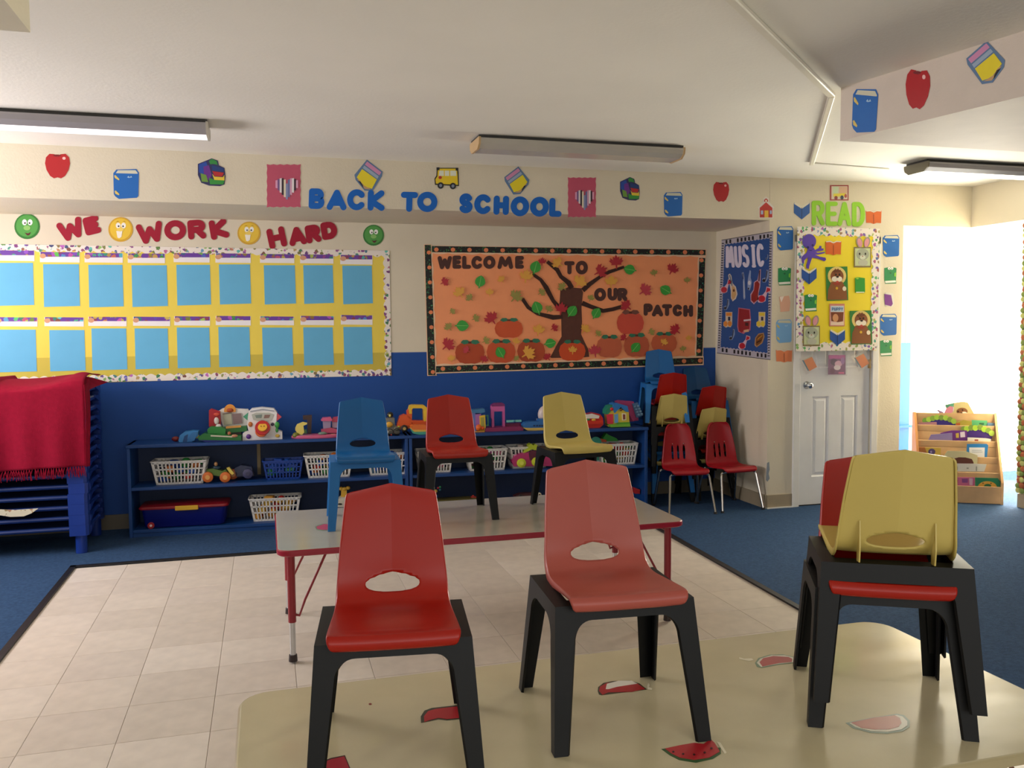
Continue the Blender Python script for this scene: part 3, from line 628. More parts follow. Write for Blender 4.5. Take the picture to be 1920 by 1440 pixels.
# letters
lm = mat('54352F', .8)
LM = []
for word, items in (('WELCOME', [('W', 184, 180, 92, 84), ('E', 262, 177, 56, 84), ('L', 324, 178, 56, 84), ('C', 392, 179, 74, 84), ('O', 470, 178, 78, 84), ('M', 573, 180, 100, 82), ('E', 664, 178, 56, 82)]), ('TO', [('T', 985, 213, 66, 84), ('O', 1064, 212, 78, 88)]),
                    ('OUR', [('O', 1182, 385, 76, 84), ('U', 1262, 383, 64, 82), ('R', 1326, 385, 62, 84)]), ('PATCH', [('P', 1491, 482, 58, 78), ('A', 1551, 488, 72, 76), ('T', 1612, 485, 64, 76), ('C', 1680, 487, 64, 76), ('H', 1748, 490, 62, 76)])):
    for i, (ch, x, y, w, h) in enumerate(items):
        u, v = z3(x, y); pre = ''
        if word == 'WELCOME' and ch == 'E': pre = 'first ' if i == 1 else 'last '
        letter(SB, ch, u, v, w*.2917, h*.2917, 7.6, '', '%sbrown letter %s of the word %s on the orange board' % (pre, ch, word), d0=.003, group='brown letters on the orange board', m=lm)
        LM.append(('the %s of %s' % (ch, word) if not (word == 'WELCOME' and ch == 'E') else 'the %sE of WELCOME' % pre, x, y))
for nm, x, y in [('the left end of the board', 120, 400), ('the tree trunk', 990, 560), ('the foot of the tree', 930, 740), ('the top left branch tip', 742, 250), ('the middle branch tip', 842, 174), ('the top right branch tip', 1335, 208), ('the lower left branch', 760, 500), ('the lower right branch', 1230, 485), ('the right end of the board', 1790, 640), ('the upper right corner of the board', 1790, 200), ('the fork of the branches', 1010, 330)]: LM.append((nm, x, y))
pks = [(595, 603, 182, 125, 'orange paper pumpkin alone above the left row', 'the upper left pumpkin', 'D8582A'), (345, 757, 190, 150, 'dark orange paper pumpkin at the left end of the pumpkin row', 'the leftmost pumpkin', 'BC4A22'), (545, 752, 186, 150, 'orange paper pumpkin second from the left with a green leaf on it', 'the second pumpkin', 'D2562A'), (738, 747, 180, 146, 'orange paper pumpkin third from the left with a gold leaf on it', 'the third pumpkin', 'B84A22'), (1002, 747, 172, 132, 'bright orange paper pumpkin in front of the tree trunk', 'the pumpkin before the trunk', 'D84E1C'),
       (1240, 720, 166, 142, 'faded orange paper pumpkin right of the tree', 'the pumpkin right of the tree', 'CC6440'), (1415, 712, 164, 150, 'orange paper pumpkin under the shiny red one', 'the pumpkin under the red one', 'C25A38'), (1592, 695, 166, 130, 'orange paper pumpkin at the right end above the blue chair', 'the rightmost pumpkin', 'CC6038'), (1375, 566, 174, 152, 'glossy pinkish red paper pumpkin standing above the row', 'the glossy red pumpkin', 'D8503C')]
for k, (x, y, w, h, lab, nm, co) in enumerate(pks):
    u, v = z3(x, y); w *= .2917; h *= .2917
    cut('paper_pumpkin', lab, 'pumpkin cutout', SB, [('pumpkin', mat(co, .35 if k == 8 else .55), tf(PUMP, u, v, w, h)), ('leaf_strip', '2E7A5A' if k != 8 else '7E4A3C', tf([(-.32, .1), (-.24, -.45), (-.1, -.5), (0, .0), (.1, -.5), (.26, -.45), (.34, .1), (.2, .5), (0, .2), (-.2, .5)], u, v-h*.44, w*.98, h*.2)), ('stem', '5A2A1A', tf([(-.06, .2), (-.05, -.1), (.05, -.1), (.06, .2)], u, v-h*.44, w, h*.3))], d0=.006+.0005*k)
    LM.append((nm, x, y))
used = {}
def near_label(x, y, what, size):
    c = sorted(LM, key=lambda q: math.hypot(q[1]-x, q[2]-y))
    for q in c[:9]:
        dx, dy = x-q[1], y-q[2]
        if math.hypot(dx, dy) < 35: d = 'lying over'
        elif abs(dx) > abs(dy): d = 'left of' if dx < 0 else 'right of'
        else: d = 'above' if dy < 0 else 'below'
        s = '%s %s %s' % (what, d, q[0])
        if s not in used: used[s] = 1; return s
    return s+' again'
for i, (x, y, s) in enumerate([(765, 210, 85), (410, 302, 80), (775, 470, 85), (1000, 492, 80), (1155, 505, 75), (1370, 225, 78), (1600, 357, 78), (295, 585, 85), (860, 698, 75), (540, 757, 78), (1408, 725, 75)]):
    u, v = z3(x, y); rot = [15, 10, -20, 35, 30, -80, -60, 90, 80, -30, 40][i]
    cut('paper_leaf', near_label(x, y, 'bright green oval paper leaf', s), 'leaf', SB, [('leaf', '3AA63A', tf(OVAL, u, v, s*.2917*1.15, s*.2917, rot)), ('midrib', '8BD070', tf([(-.012, -.42), (.012, -.42), (.02, .4), (-.02, .4)], u, v, s*.33, s*.2917, rot))], d0=.0125, group='green oval leaves on the orange board')
for what, co, lst in (('gold paper maple leaf', 'EFAE45', [(905, 180, 75), (705, 265, 85), (545, 287, 50), (275, 370, 78), (1050, 300, 90), (1250, 300, 80), (785, 610, 75), (1085, 605, 65), (720, 760, 92), (225, 795, 50), (640, 685, 50), (470, 370, 52), (1003, 740, 55), (1590, 690, 50), (1748, 665, 40)]),
                      ('red paper maple leaf', 'B82230', [(808, 172, 50), (1283, 175, 84), (1185, 235, 88), (1645, 220, 75), (1470, 355, 84), (183, 303, 58), (480, 535, 88), (930, 475, 80), (887, 598, 52), (205, 705, 88), (1345, 455, 74), (1660, 610, 74), (1145, 745, 80), (1330, 660, 48), (840, 785, 52), (320, 740, 50), (435, 800, 54)]),
                      ('olive brown paper maple leaf', 'A09648', [(640, 395, 85), (805, 370, 52), (935, 335, 60), (852, 477, 52), (1120, 407, 46), (340, 405, 52), (232, 493, 42), (382, 537, 52), (205, 592, 56), (448, 680, 52), (1525, 245, 46), (1738, 293, 42), (1510, 625, 46), (1168, 635, 46), (643, 795, 40), (1712, 733, 40)])):
    for i, (x, y, s) in enumerate(lst):
        u, v = z3(x, y); c2 = co
        if what[0] == 'r' and x in (1470, 1145, 320): c2 = 'C83C4A'
        cut('maple_leaf', near_label(x, y, what, s), 'leaf', SB, [('leaf', c2, tf(MAPLE, u, v, s*.2917*1.1, s*.2917*1.1, random.uniform(-70, 70)))], d0=.0145, group='maple leaves on the orange board', th=.001)

# ------------------------------------------------------------------ music board on the alcove side wall
zm = Z(120/691, 1340, 430)
base = SM.px(*zm(330, 1370))
t = thing('music_board', 'blue music display board with a piano key border on the side wall', 'display board', base)
def on_m(name, pts, d0, th, m, par=None):
    mb = prism_on(SM, zz(zm, pts), d0, th); b = par.location if par else base
    mb.v = [tuple(Vector(v)-b) for v in mb.v]; return obj(name, mb, m, par or t)
on_m('key_border', [(78, 118), (635, 25), (605, 1405), (28, 1332)], .001, .001, mat('B9B4BE', .6))
def lerp(a, b, t): return (a[0]+(b[0]-a[0])*t, a[1]+(b[1]-a[1])*t)
inn = [(112, 165), (598, 95), (572, 1335), (68, 1268)]
wv = []
for (a, b, n, ax) in ((inn[0], inn[1], 14, (0, 5)), (inn[1], inn[2], 40, (3, 0)), (inn[2], inn[3], 14, (0, 5)), (inn[3], inn[0], 40, (3, 0))):
    for i in range(n*2): q = lerp(a, b, i/(n*2)); s = 1 if i % 2 else -1; wv.append((q[0]+ax[0]*s, q[1]+ax[1]*s))
on_m('blue_backing', wv, .0025, .0008, mat('1E4C8E', .6))
kb = MB()
def key(q, w, h): kb.prism([SM.px(*zm(*p))+SM.n*.0042-base for p in rect(q[0]-w, q[1]-h, q[0]+w, q[1]+h)], SM.n*.0005)
for (a, b, n, w, h) in (((112, 138), (600, 68), 12, 9, 20), ((70, 1300), (575, 1368), 12, 9, 20)):
    for i in range(n):
        if i % 6 in (2, ): continue
        key(lerp(a, b, (i+.5)/n), w, h)
for (a, b, n, w, h) in (((94, 140), (50, 1290), 44, 11, 5), ((612, 50), (588, 1380), 46, 11, 5)):
    for i in range(n): key(lerp(a, b, (i+.5)/n), w, h)
obj('black_keys', kb, mat('101014', .6), t)['kind'] = 'stuff'
for p in ([(78, 114), (635, 20), (635, 26), (78, 120)], [(28, 1332), (605, 1405), (605, 1411), (28, 1338)]): on_m('edge_line', p, .0024, .0004, mat('181820', .6))
for ch, x, y, w, h in (('M', 170, 297, 98, 236), ('U', 259, 297, 80, 236), ('S', 341, 287, 82, 250), ('I', 427, 288, 52, 250), ('C', 503, 279, 84, 252)):
    u, v = zm(x, y); letter(SM, ch, u, v, w*.1737, h*.1737, 5.6, 'DAD3E4', 'pale lilac letter %s of the word MUSIC' % ch, rot=-3, d0=.0042, group='MUSIC letters')
def mcut(name, lab, layers, cat='cutout'):
    cut(name, lab, cat, SM, [(n, c, zz(zm, p)) for n, c, p in layers], d0=.0042)
def note1(x, y, s, co, lab, ol='D8B8C8'):
    mcut('music_note', lab, [('outline', ol, [(x-.5*s, y+.45*s), (x-.42*s, y+.12*s), (x-.1*s, y+.05*s), (x+.1*s, y-.2*s), (x+.18*s, y-.55*s), (x+.5*s, y-.45*s), (x+.5*s, y-.2*s), (x+.22*s, y-.1*s), (x+.12*s, y+.3*s), (x+.1*s, y+.5*s), (x-.15*s, y+.62*s), (x-.4*s, y+.6*s)]), ('note_head', co, el(x-.16*s, y+.33*s, s*.25, s*.25, 12)), ('note_flag', co, [(x+.14*s, y-.12*s), (x+.22*s, y-.48*s), (x+.45*s, y-.4*s), (x+.44*s, y-.24*s), (x+.26*s, y-.16*s)])], 'music note')
note1(128, 610, 130, 'B8203C', 'red paper music note at the left edge under the letter M')
note1(540, 700, 150, 'C01C34', 'red paper music note at the right edge under the violin')
note1(325, 1215, 130, 'B81C34', 'red paper music note below the red piano')
def note0(x, y, s, lab): mcut('music_note', lab, [('outline', '7C92B8', [(x-.2*s, y+.5*s), (x-.25*s, y+.2*s), (x+.02*s, y+.1*s), (x+.1*s, y-.5*s), (x+.25*s, y-.45*s), (x+.28*s, y), (x+.15*s, y+.3*s), (x+.02*s, y+.5*s)]), ('note_head', '14161E', el(x-.1*s, y+.34*s, s*.12, s*.12, 10)), ('note_stem', '14161E', [(x, y+.3*s), (x+.12*s, y-.42*s), (x+.18*s, y-.4*s), (x+.06*s, y+.3*s)])], 'music note')
note0(553, 505, 140, 'small black paper music note right of the violin neck'); note0(132, 810, 120, 'small black paper music note under the guitar'); note0(192, 1135, 120, 'small black paper music note under the orange notes'); note0(568, 300, 60, 'tiny black paper music note right of the letter C')
mcut('treble_clef', 'white paper treble clef in the middle of the music board', [('outline', '8CA0C4', [(362, 650), (360, 580), (372, 500), (385, 440), (398, 450), (395, 520), (408, 570), (400, 610), (385, 660)]), ('clef_bowl', 'D8D8DE', el(382, 578, 16, 24, 10)), ('clef_dot', '14161E', el(372, 640, 8, 12, 8))], 'clef cutout')
mcut('paper_guitar', 'tan paper guitar under the letters MU', [('outline', 'D8CDBE', [(152, 490), (170, 478), (186, 500), (198, 580), (235, 620), (252, 700), (235, 750), (200, 778), (182, 740), (180, 660), (168, 600)]), ('guitar_body', 'D2A870', [(196, 605), (225, 630), (240, 700), (222, 745), (198, 762), (188, 720)]), ('guitar_neck', '6A7890', [(162, 495), (174, 490), (200, 605), (190, 612)]), ('sound_hole', '5A3018', el(214, 660, 10, 16, 10))], 'guitar cutout')
mcut('paper_flute', 'silver paper flute standing upright on the music board', [('outline', '8CA0C0', [(298, 470), (318, 462), (328, 520), (338, 740), (325, 760), (315, 740), (312, 540)]), ('flute_body', '2A3A5A', [(306, 475), (316, 475), (318, 540), (310, 540)]), ('flute_tube', 'BAC2D2', [(316, 560), (324, 560), (332, 735), (322, 735)])], 'flute cutout')
mcut('paper_violin', 'dark red paper violin under the letters IC', [('outline', 'C8A0B4', [(488, 440), (505, 430), (502, 540), (498, 620), (480, 690), (478, 760), (430, 810), (395, 775), (392, 700), (425, 650), (430, 570), (470, 545)]), ('violin_body', '8E1E22', [(468, 556), (492, 590), (478, 670), (470, 760), (430, 795), (402, 765), (402, 710), (432, 655), (440, 575)]), ('violin_neck', '4A3040', [(486, 445), (500, 440), (492, 560), (478, 560)])], 'violin cutout')
for x, co, lab in ((148, 'E08A34', 'orange paper double note left of the piano'), (505, 'E4C83C', 'yellow paper double note right of the piano')):
    mcut('double_note', lab, [('outline', 'D8C8B0', [(x-25, 892), (x+48, 892), (x+46, 1030), (x+30, 1058), (x, 1050), (x-20, 1062), (x-48, 1040), (x-48, 1005), (x-24, 985)]), ('beam', co, [(x-18, 900), (x+42, 900), (x+42, 935), (x-18, 935)]), ('note_head', co, el(x-24, 1020, 22, 30, 12)), ('note_head', co, el(x+22, 1018, 22, 30, 12)), ('note_gap', '20304C', rect(x+4, 945, x+28, 985))], 'music note')
mcut('paper_piano', 'large red paper grand piano in the middle of the music board', [('outline', 'C06A84', [(262, 845), (388, 862), (398, 980), (392, 1090), (350, 1100), (320, 1130), (262, 1105), (250, 1050)]), ('piano_case', '94202C', [(270, 855), (380, 872), (388, 975), (382, 1075), (330, 1085), (300, 1118), (268, 1095), (260, 1040)]), ('keyboard', 'D2C4CC', [(320, 975), (398, 968), (398, 985), (322, 994)]), ('pedal_box', '3A1A24', [(335, 1005), (372, 1010), (370, 1045), (338, 1040)]), ('pedals', 'D8B088', [(318, 1090), (372, 1078), (380, 1105), (330, 1112)])], 'piano cutout')
mcut('paper_drum', 'brown paper drum in the lower right of the music board', [('outline', 'A8845C', [(445, 1170), (480, 1125), (535, 1115), (545, 1160), (520, 1230), (460, 1275), (435, 1250)]), ('drum_shell', '7A4A1E', [(455, 1175), (485, 1135), (528, 1128), (530, 1165), (510, 1222), (462, 1258), (448, 1240)]), ('lacing', 'B8842C', [(470, 1180), (520, 1140), (524, 1150), (470, 1195)]), ('lacing', '2A1A10', [(460, 1215), (515, 1190), (512, 1200), (462, 1228)])], 'drum cutout')

# ------------------------------------------------------------------ READ wall, yellow door sheet
zy = z4
def wcut(S, f, name, lab, cat, layers, d0=.001, **k): return cut(name, lab, cat, S, [(n, c, zz(f, p)) for n, c, p in layers], d0=d0, **k)
def openbook(S, f, x, y, w, h, co, lab, d0=.001, v_=False):
    if v_: o = [(-.5, -.42), (-.46, -.5), (0, -.18), (.44, -.5), (.5, -.42), (.5, .12), (0, .5), (-.5, .12)]; pg = [(-.46, -.5), (0, -.26), (.44, -.5), (.46, -.42), (0, -.12), (-.48, -.4)]
    else: o = [(-.5, -.45), (-.2, -.5), (0, -.42), (.2, -.5), (.5, -.45), (.47, .44), (.2, .42), (0, .5), (-.2, .42), (-.47, .42)]; pg = [(-.47, -.46), (-.2, -.5), (0, -.4), (.2, -.5), (.48, -.46), (.46, -.4), (.2, -.42), (0, -.32), (-.2, -.42), (-.46, -.4)]
    u, v = f(x, y); s = f(1, 0)[0]-f(0, 0)[0]
    cut('paper_book', lab, 'book cutout', S, [('cover', co, tf(o, u, v, w*s, h*s)), ('page_edge', 'E4DCC8', tf(pg, u, v, w*s, h*s)), ('spine_line', '1C2A50' if v_ else '7A2A10', tf([(-.015, -.2), (.015, -.2), (.015, .44), (-.015, .44)], u, v, w*s, h*s))], d0=d0)
def facebook(S, f, x, y, w, h, lab, d0=.001, co='1F8A52'):
    u, v = f(x, y); s = f(1, 0)[0]-f(0, 0)[0]; w *= s; h *= s; a = lambda p: tf(p, u, v, w, h)
    cut('paper_book', lab, 'book cutout', S, [('cover', co, a([(-.48, -.4), (-.1, -.46), (.4, -.42), (.5, -.38), (.46, .3), (.48, .48), (-.4, .5), (-.48, .3)])), ('page_edge', 'EDEEE6', a([(-.44, .34), (.42, .3), (.44, .42), (-.4, .46)])), ('eye', 'F6F6F0', tf(el(0, 0, .12, .08, 10), u-w*.1, v-h*.38, w, h)), ('eye', 'F6F6F0', tf(el(0, 0, .12, .08, 10), u+w*.12, v-h*.38, w, h)), ('pupil', '101010', tf(el(0, 0, .035, .025, 6), u-w*.08, v-h*.36, w, h)), ('pupil', '101010', tf(el(0, 0, .035, .025, 6), u+w*.1, v-h*.36, w, h)), ('mouth', '0E4A2C', tf([(-.5, -.2), (.5, -.2), (0, .5)], u, v-h*.12, w*.16, h*.1)), ('hand', '7CC83C', a([(.3, -.1), (.44, -.16), (.42, .1), (.3, .06)]))], d0=d0)
wcut(SF, z4, 'framed_picture', 'small red framed picture of a classroom above the word READ', 'picture', [('frame', '9C2F28', rect(856, 27, 988, 136)), ('print', 'D8C9B8', rect(866, 35, 980, 128)), ('print_left', 'C8D8B4', [(880, 38), (915, 36), (912, 86), (872, 92)]), ('print_right', 'D8B090', [(922, 40), (976, 40), (976, 86), (922, 86)]), ('print_table', 'E0CE30', [(880, 88), (968, 84), (968, 106), (880, 110)]), ('print_figure', '8C2A24', zz(lambda a, b: (a, b), el(898, 118, 12, 14, 10))), ('print_figure', '22304C', el(940, 116, 12, 16, 10)), ('print_figure', 'B04A38', el(966, 104, 9, 14, 10))])
openbook(SF, z4, 656, 210, 112, 122, '0F56A4', 'blue open book cutout left of the word READ', v_=True)
openbook(SF, z4, 1166, 254, 112, 98, 'D8641E', 'orange open book cutout right of the word READ')
for ch, x, y, w, h in (('R', 772, 226, 92, 176), ('E', 868, 231, 84, 172), ('A', 958, 232, 98, 172), ('D', 1058, 234, 92, 174)):
    u, v = z4(x, y); letter(SF, ch, u, v, w*.2639, h*.2639, 8.2, '9AD63C', 'lime green letter %s of the word READ' % ch, group='READ letters', d0=.001, th=.004)
for x, y, w, h, lab in ((538, 405, 115, 172, 'blue book cutout at the top of the column left of the yellow sheet'), (1290, 460, 118, 156, 'blue book cutout at the top of the column right of the yellow sheet'), (1271, 1019, 120, 156, 'blue book cutout in the lower part of the right column')):
    u, v = z4(x, y); book(SF, u, v, w*.2639, h*.2639, lab)
u, v = z4(529, 1065); book(SF, u, v, 112*.2639, 168*.2639, 'shiny pale blue book cutout low in the left column', col='7FB4E6')
facebook(SF, z4, 533, 672, 94, 134, 'green book cutout with eyes in the left column')
facebook(SF, z4, 1285, 666, 88, 124, 'green book cutout with eyes, upper one in the right column')
facebook(SF, z4, 1254, 1182, 86, 120, 'green book cutout with eyes at the bottom of the right column')
wcut(SF, z4, 'paper_book', 'pale pink shiny book cutout in the middle of the left column', 'book cutout', [('cover', 'E8B49A', [(495, 820), (565, 812), (575, 860), (568, 922), (505, 928), (500, 860)]), ('corner', 'F4E6DC', [(498, 822), (530, 816), (510, 860)])])
wcut(SF, z4, 'paper_book', 'purple book cutout in the right column', 'book cutout', [('pages', 'E0DCD4', [(1250, 790), (1305, 795), (1312, 870), (1300, 892), (1248, 885)]), ('cover', '7A2E94', [(1242, 800), (1290, 808), (1302, 870), (1290, 888), (1246, 876)])])
openbook(SF, z4, 530, 1240, 116, 94, 'EC8A5C', 'pale orange open book cutout at the bottom of the left column')
# yellow sheet hung in front of the door
zd = Z(180/997, 1480, 420)
base = SD.px(1570, 662)
SHm = split_z_mat('yellow_door_sheet', 'F4DE2C', 'F4DE2C', 3, .45, .05)
t = thing('door_display', 'yellow paper sheet with white printed border hanging over the door', 'display sheet', base)
def on_d(name, pts, d0, th, m):
    mb = prism_on(SD, pts, d0, th); mb.v = [tuple(Vector(v)-base) for v in mb.v]; return obj(name, mb, m, t)
on_d('yellow_sheet', [(1496, 430), (1646, 434), (1643, 657), (1494, 654)], .0, .001, SHm)
(a0, b0), (a1, b1) = SD.ab(1491.5, 659), SD.ab(1649, 429)
for i, mb in enumerate(border_ring(SD, a0, a1, b0, b1, .055, .07, .014, .0015, .001, base)):
    mb.v = [(x, y-.0002*i, z) for x, y, z in mb.v]; obj('scalloped_border', mb, border_print, t)
DL = .0045
wcut(SD, zd, 'paper_octopus', 'purple paper octopus in the upper left of the yellow sheet', 'octopus cutout', [('body', '5A3FB0', el(202, 180, 72, 76, 22)+[]), ('tentacles', '5A3FB0', [(175, 235), (240, 235), (262, 270), (300, 250), (310, 225), (330, 232), (328, 255), (352, 255), (348, 275), (300, 285), (268, 290), (290, 300), (360, 290), (366, 302), (300, 318), (262, 320), (310, 340), (370, 350), (378, 372), (360, 388), (290, 360), (232, 350), (215, 400), (202, 440), (198, 468), (172, 460), (170, 430), (185, 380), (185, 345), (150, 380), (148, 410), (128, 405), (124, 375), (118, 350), (140, 325), (172, 300), (185, 270)]), ('eye', '2A1A70', el(188, 245, 12, 14, 10)), ('eye', '2A1A70', el(238, 222, 12, 14, 10)), ('smile', '2A1A70', [(200, 268), (225, 272), (240, 258), (226, 280), (206, 278)])], d0=DL)
openbook(SD, zd, 453, 250, 164, 150, 'D8641E', 'orange open book cutout at the top of the yellow sheet', d0=DL)
for x, y, ex, ey, lab in ((755, 345, (722, 795), 190, 'grey rabbit face card with pink ears in the upper right of the yellow sheet'), (225, 1162, (187, 262), 1003, 'grey rabbit face card with pink ears in the lower left of the yellow sheet')):
    L = [('card', '8A7A50', rect(x-88, y-106, x+88, y+106)), ('card_face', 'C9D4A6', rect(x-78, y-92, x+78, y+90)), ('ear', 'A8988C', el(ex[0], ey, 32, 56, 16, -12)), ('ear', 'A8988C', el(ex[1]+6, ey, 32, 56, 16, 12)), ('inner_ear', 'E39AA6', el(ex[0]+3, ey+4, 22, 44, 14, -12)), ('inner_ear', 'E39AA6', el(ex[1]+2, ey+4, 22, 44, 14, 12)),
         ('head', 'AAB09C', el(x, y-30, 66, 60, 20)), ('chest', 'BDBFAC', el(x+4, y+58, 50, 34, 16)), ('muzzle', 'D4D8C6', el(x, y+2, 30, 22, 14)), ('eye', '2C241E', el(x-32, y-34, 8, 13, 8)), ('eye', '2C241E', el(x+28, y-34, 8, 13, 8)), ('nose', 'B07868', el(x-2, y-10, 8, 6, 8))]
    wcut(SD, zd, 'rabbit_card', lab, 'card', L, d0=DL)
for x, y, lab in ((490, 620, 'brown dog picture card in the centre of the yellow sheet'), (740, 1075, 'brown dog picture card in the lower right of the yellow sheet')):
    L = [('card', '2F8038', [(x-118, y-172), (x+108, y-178), (x+118, y+170), (x-106, y+178)]), ('halo', 'E2C878', el(x, y-80, 96, 96, 22)), ('head', '8A4E28', el(x, y-78, 68, 72, 20)), ('body', '8C5428', [(x-60, y-20), (x+55, y-20), (x+98, y+60), (x+106, y+165), (x-100, y+168), (x-92, y+60)]), ('muzzle', 'F4EAD8', el(x-24, y-48, 32, 28, 14)), ('muzzle', 'F4EAD8', el(x+22, y-48, 32, 28, 14)), ('eye', '15120E', el(x-12, y-94, 9, 11, 8)), ('eye', '15120E', el(x+24, y-96, 9, 11, 8)), ('nose', '15120E', el(x+4, y-70, 14, 10, 10)), ('tongue', 'C8483C', el(x+2, y-18, 14, 12, 10)), ('collar', 'A03A24', [(x-50, y-10), (x+40, y-12), (x+20, y+16), (x-25, y+16)]), ('medal', 'E6B830', el(x-4, y+48, 13, 14, 12)), ('paw', 'F2E6CE', el(x+74, y+52, 20, 24, 12)), ('tuft', '6E3A1A', [(x-40, y-128), (x-20, y-158), (x-10, y-132), (x+8, y-160), (x+20, y-130), (x+36, y-148), (x+30, y-118), (x-30, y-115)])]
    wcut(SD, zd, 'dog_card', lab, 'card', L, d0=DL)
openbook(SD, zd, 202, 540, 154, 176, '1650A2', 'blue open book cutout under the octopus', d0=DL, v_=True)
openbook(SD, zd, 496, 1178, 156, 168, '1650A2', 'blue open book cutout at the bottom of the yellow sheet', d0=DL, v_=True)
wcut(SD, zd, 'paper_book', 'plain green book cutout right of the central dog card', 'book cutout', [('cover', '2F9A34', [(678, 562), (700, 552), (780, 562), (782, 700), (775, 716), (680, 712)]), ('page_edge', 'E8E8D8', [(690, 704), (772, 704), (774, 714), (690, 714)]), ('eye', '8CC83C', el(702, 565, 14, 10, 10))], d0=DL)
facebook(SD, zd, 218, 815, 130, 188, 'green book cutout with eyes on the left of the yellow sheet', d0=DL)
L = [('card', 'D88A78', rect(412, 828, 570, 1062)), ('card_face', 'E9C6B8', rect(422, 848, 562, 1052)), ('banner', 'C8D8E6', rect(424, 852, 560, 912)), ('puppy_picture', '7A3A1C', [(424, 915), (558, 915), (552, 1010), (500, 1020), (430, 1008)]), ('puppy_picture', 'D89A6A', el(474, 975, 30, 42, 14)), ('puppy_picture', 'F0D8C0', [(424, 1025), (560, 1015), (560, 1050), (424, 1050)])]
pc_ = wcut(SD, zd, 'puppy_card', 'pink story card with the word PUPPY and brown puppies', 'card', L, d0=DL)
for i, ch in enumerate('PUPPY'):
    u, v = zd(444+i*24, 884); b = pc_.location
    obj('printed_letter', letter_mesh(SD, ch, u, v, 3.6, 6.0, 1.1, 0, DL+.004, .0004, b), mat('2A6AA8', .6), pc_)
# below the sheet: plastic sleeves on the door
zb = Z(320/1213, 1400, 620)
SK = Surf((0, 5.778, 0), (0, -1, 0), (1, 0, 0))
sleeve = bpy.data.materials.new('clear_plastic'); sleeve.use_nodes = True
bb = sleeve.node_tree.nodes['Principled BSDF']; bb.inputs['Base Color'].default_value = (.95, .95, .97, 1); bb.inputs['Roughness'].default_value = .12; bb.inputs['Alpha'].default_value = .07
nn = sleeve.node_tree.nodes.new('ShaderNodeTexNoise'); nn.inputs['Scale'].default_value = 40; bu = sleeve.node_tree.nodes.new('ShaderNodeBump'); bu.inputs['Strength'].default_value = .4
sleeve.node_tree.links.new(nn.outputs[0], bu.inputs['Height']); sleeve.node_tree.links.new(bu.outputs[0], bb.inputs['Normal'])
for x, y, r, lab in ((450, 238, -18, 'left'), (820, 216, -22, 'right')):
    a = lambda p: [(x+px*math.cos(R(r))-py*math.sin(R(r)), y+px*math.sin(R(r))+py*math.cos(R(r))) for px, py in p]
    wcut(SD, zb, 'sleeved_book', 'orange book cutout in a clear sleeve on the %s of the door' % lab, 'book cutout', [('cover', 'DC7A28', a([(-38, -42), (28, -48), (40, 34), (-22, 46)])), ('spine', '2F6F86', a([(-46, -44), (-36, -42), (-22, 40), (-30, 40)])), ('page_edge', 'BFC4B4', a([(-40, -46), (20, -52), (30, -46), (-36, -40)])), ('sleeve', sleeve, a([(-62, -60), (50, -66), (56, 52), (-50, 60)]))], d0=0.001)
wcut(SD, zb, 'storybook_poster', 'purple pink picture card in a clear sleeve in the middle of the door', 'card', [('card', '7E4A78', rect(578, 172, 702, 312)), ('print', 'B04A90', rect(584, 176, 696, 200)), ('print', '4A2A50', el(618, 222, 24, 24, 14)), ('print', 'D8A8C4', el(650, 236, 26, 22, 14)), ('print', 'E4D4DC', el(642, 262, 24, 18, 14)), ('print', '6A2A5A', el(606, 286, 18, 20, 12)), ('print', '9A6AA8', el(680, 214, 14, 26, 12)), ('print', 'D86A9A', rect(650, 294, 690, 306)), ('sleeve', sleeve, rect(566, 166, 712, 320))], d0=.001)

# ------------------------------------------------------------------ right wall floral board
SR = Surf((XR-.001, 0, 0), (-1, 0, 0), (0, -1, 0))
base = Vector((XR, 4.75, .12))
t = thing('flower_board', 'tall dark display board edged with leaves on the right wall', 'display board', base)
obj('backing_upper', MB().box((-.006, 0, 1.55), (.01, 1.0, 1.05)), mat('1C1416', .6), t)
obj('backing_lower', MB().box((-.006, 0, .52), (.01, 1.0, 1.02)), mat('A8504A', .6, noise=.2, nscale=14), t)
mb2 = [MB(), MB(), MB()]
for k in range(52):
    z = .02+k*.040
    for s in (0, 1):
        y = .5-.02+random.uniform(-.008, .008)-s*.03; mb2[(k+s) % 3].ball((-.018, y, z+random.uniform(-.008, .008)), .028, (.35, .9, .8), 8, 5)
for i, c_ in enumerate(('C9CC7A', '7E9448', 'B8643C')): o = obj('leaf_garland', mb2[i], mat(c_, .6), t); o['kind'] = 'stuff'
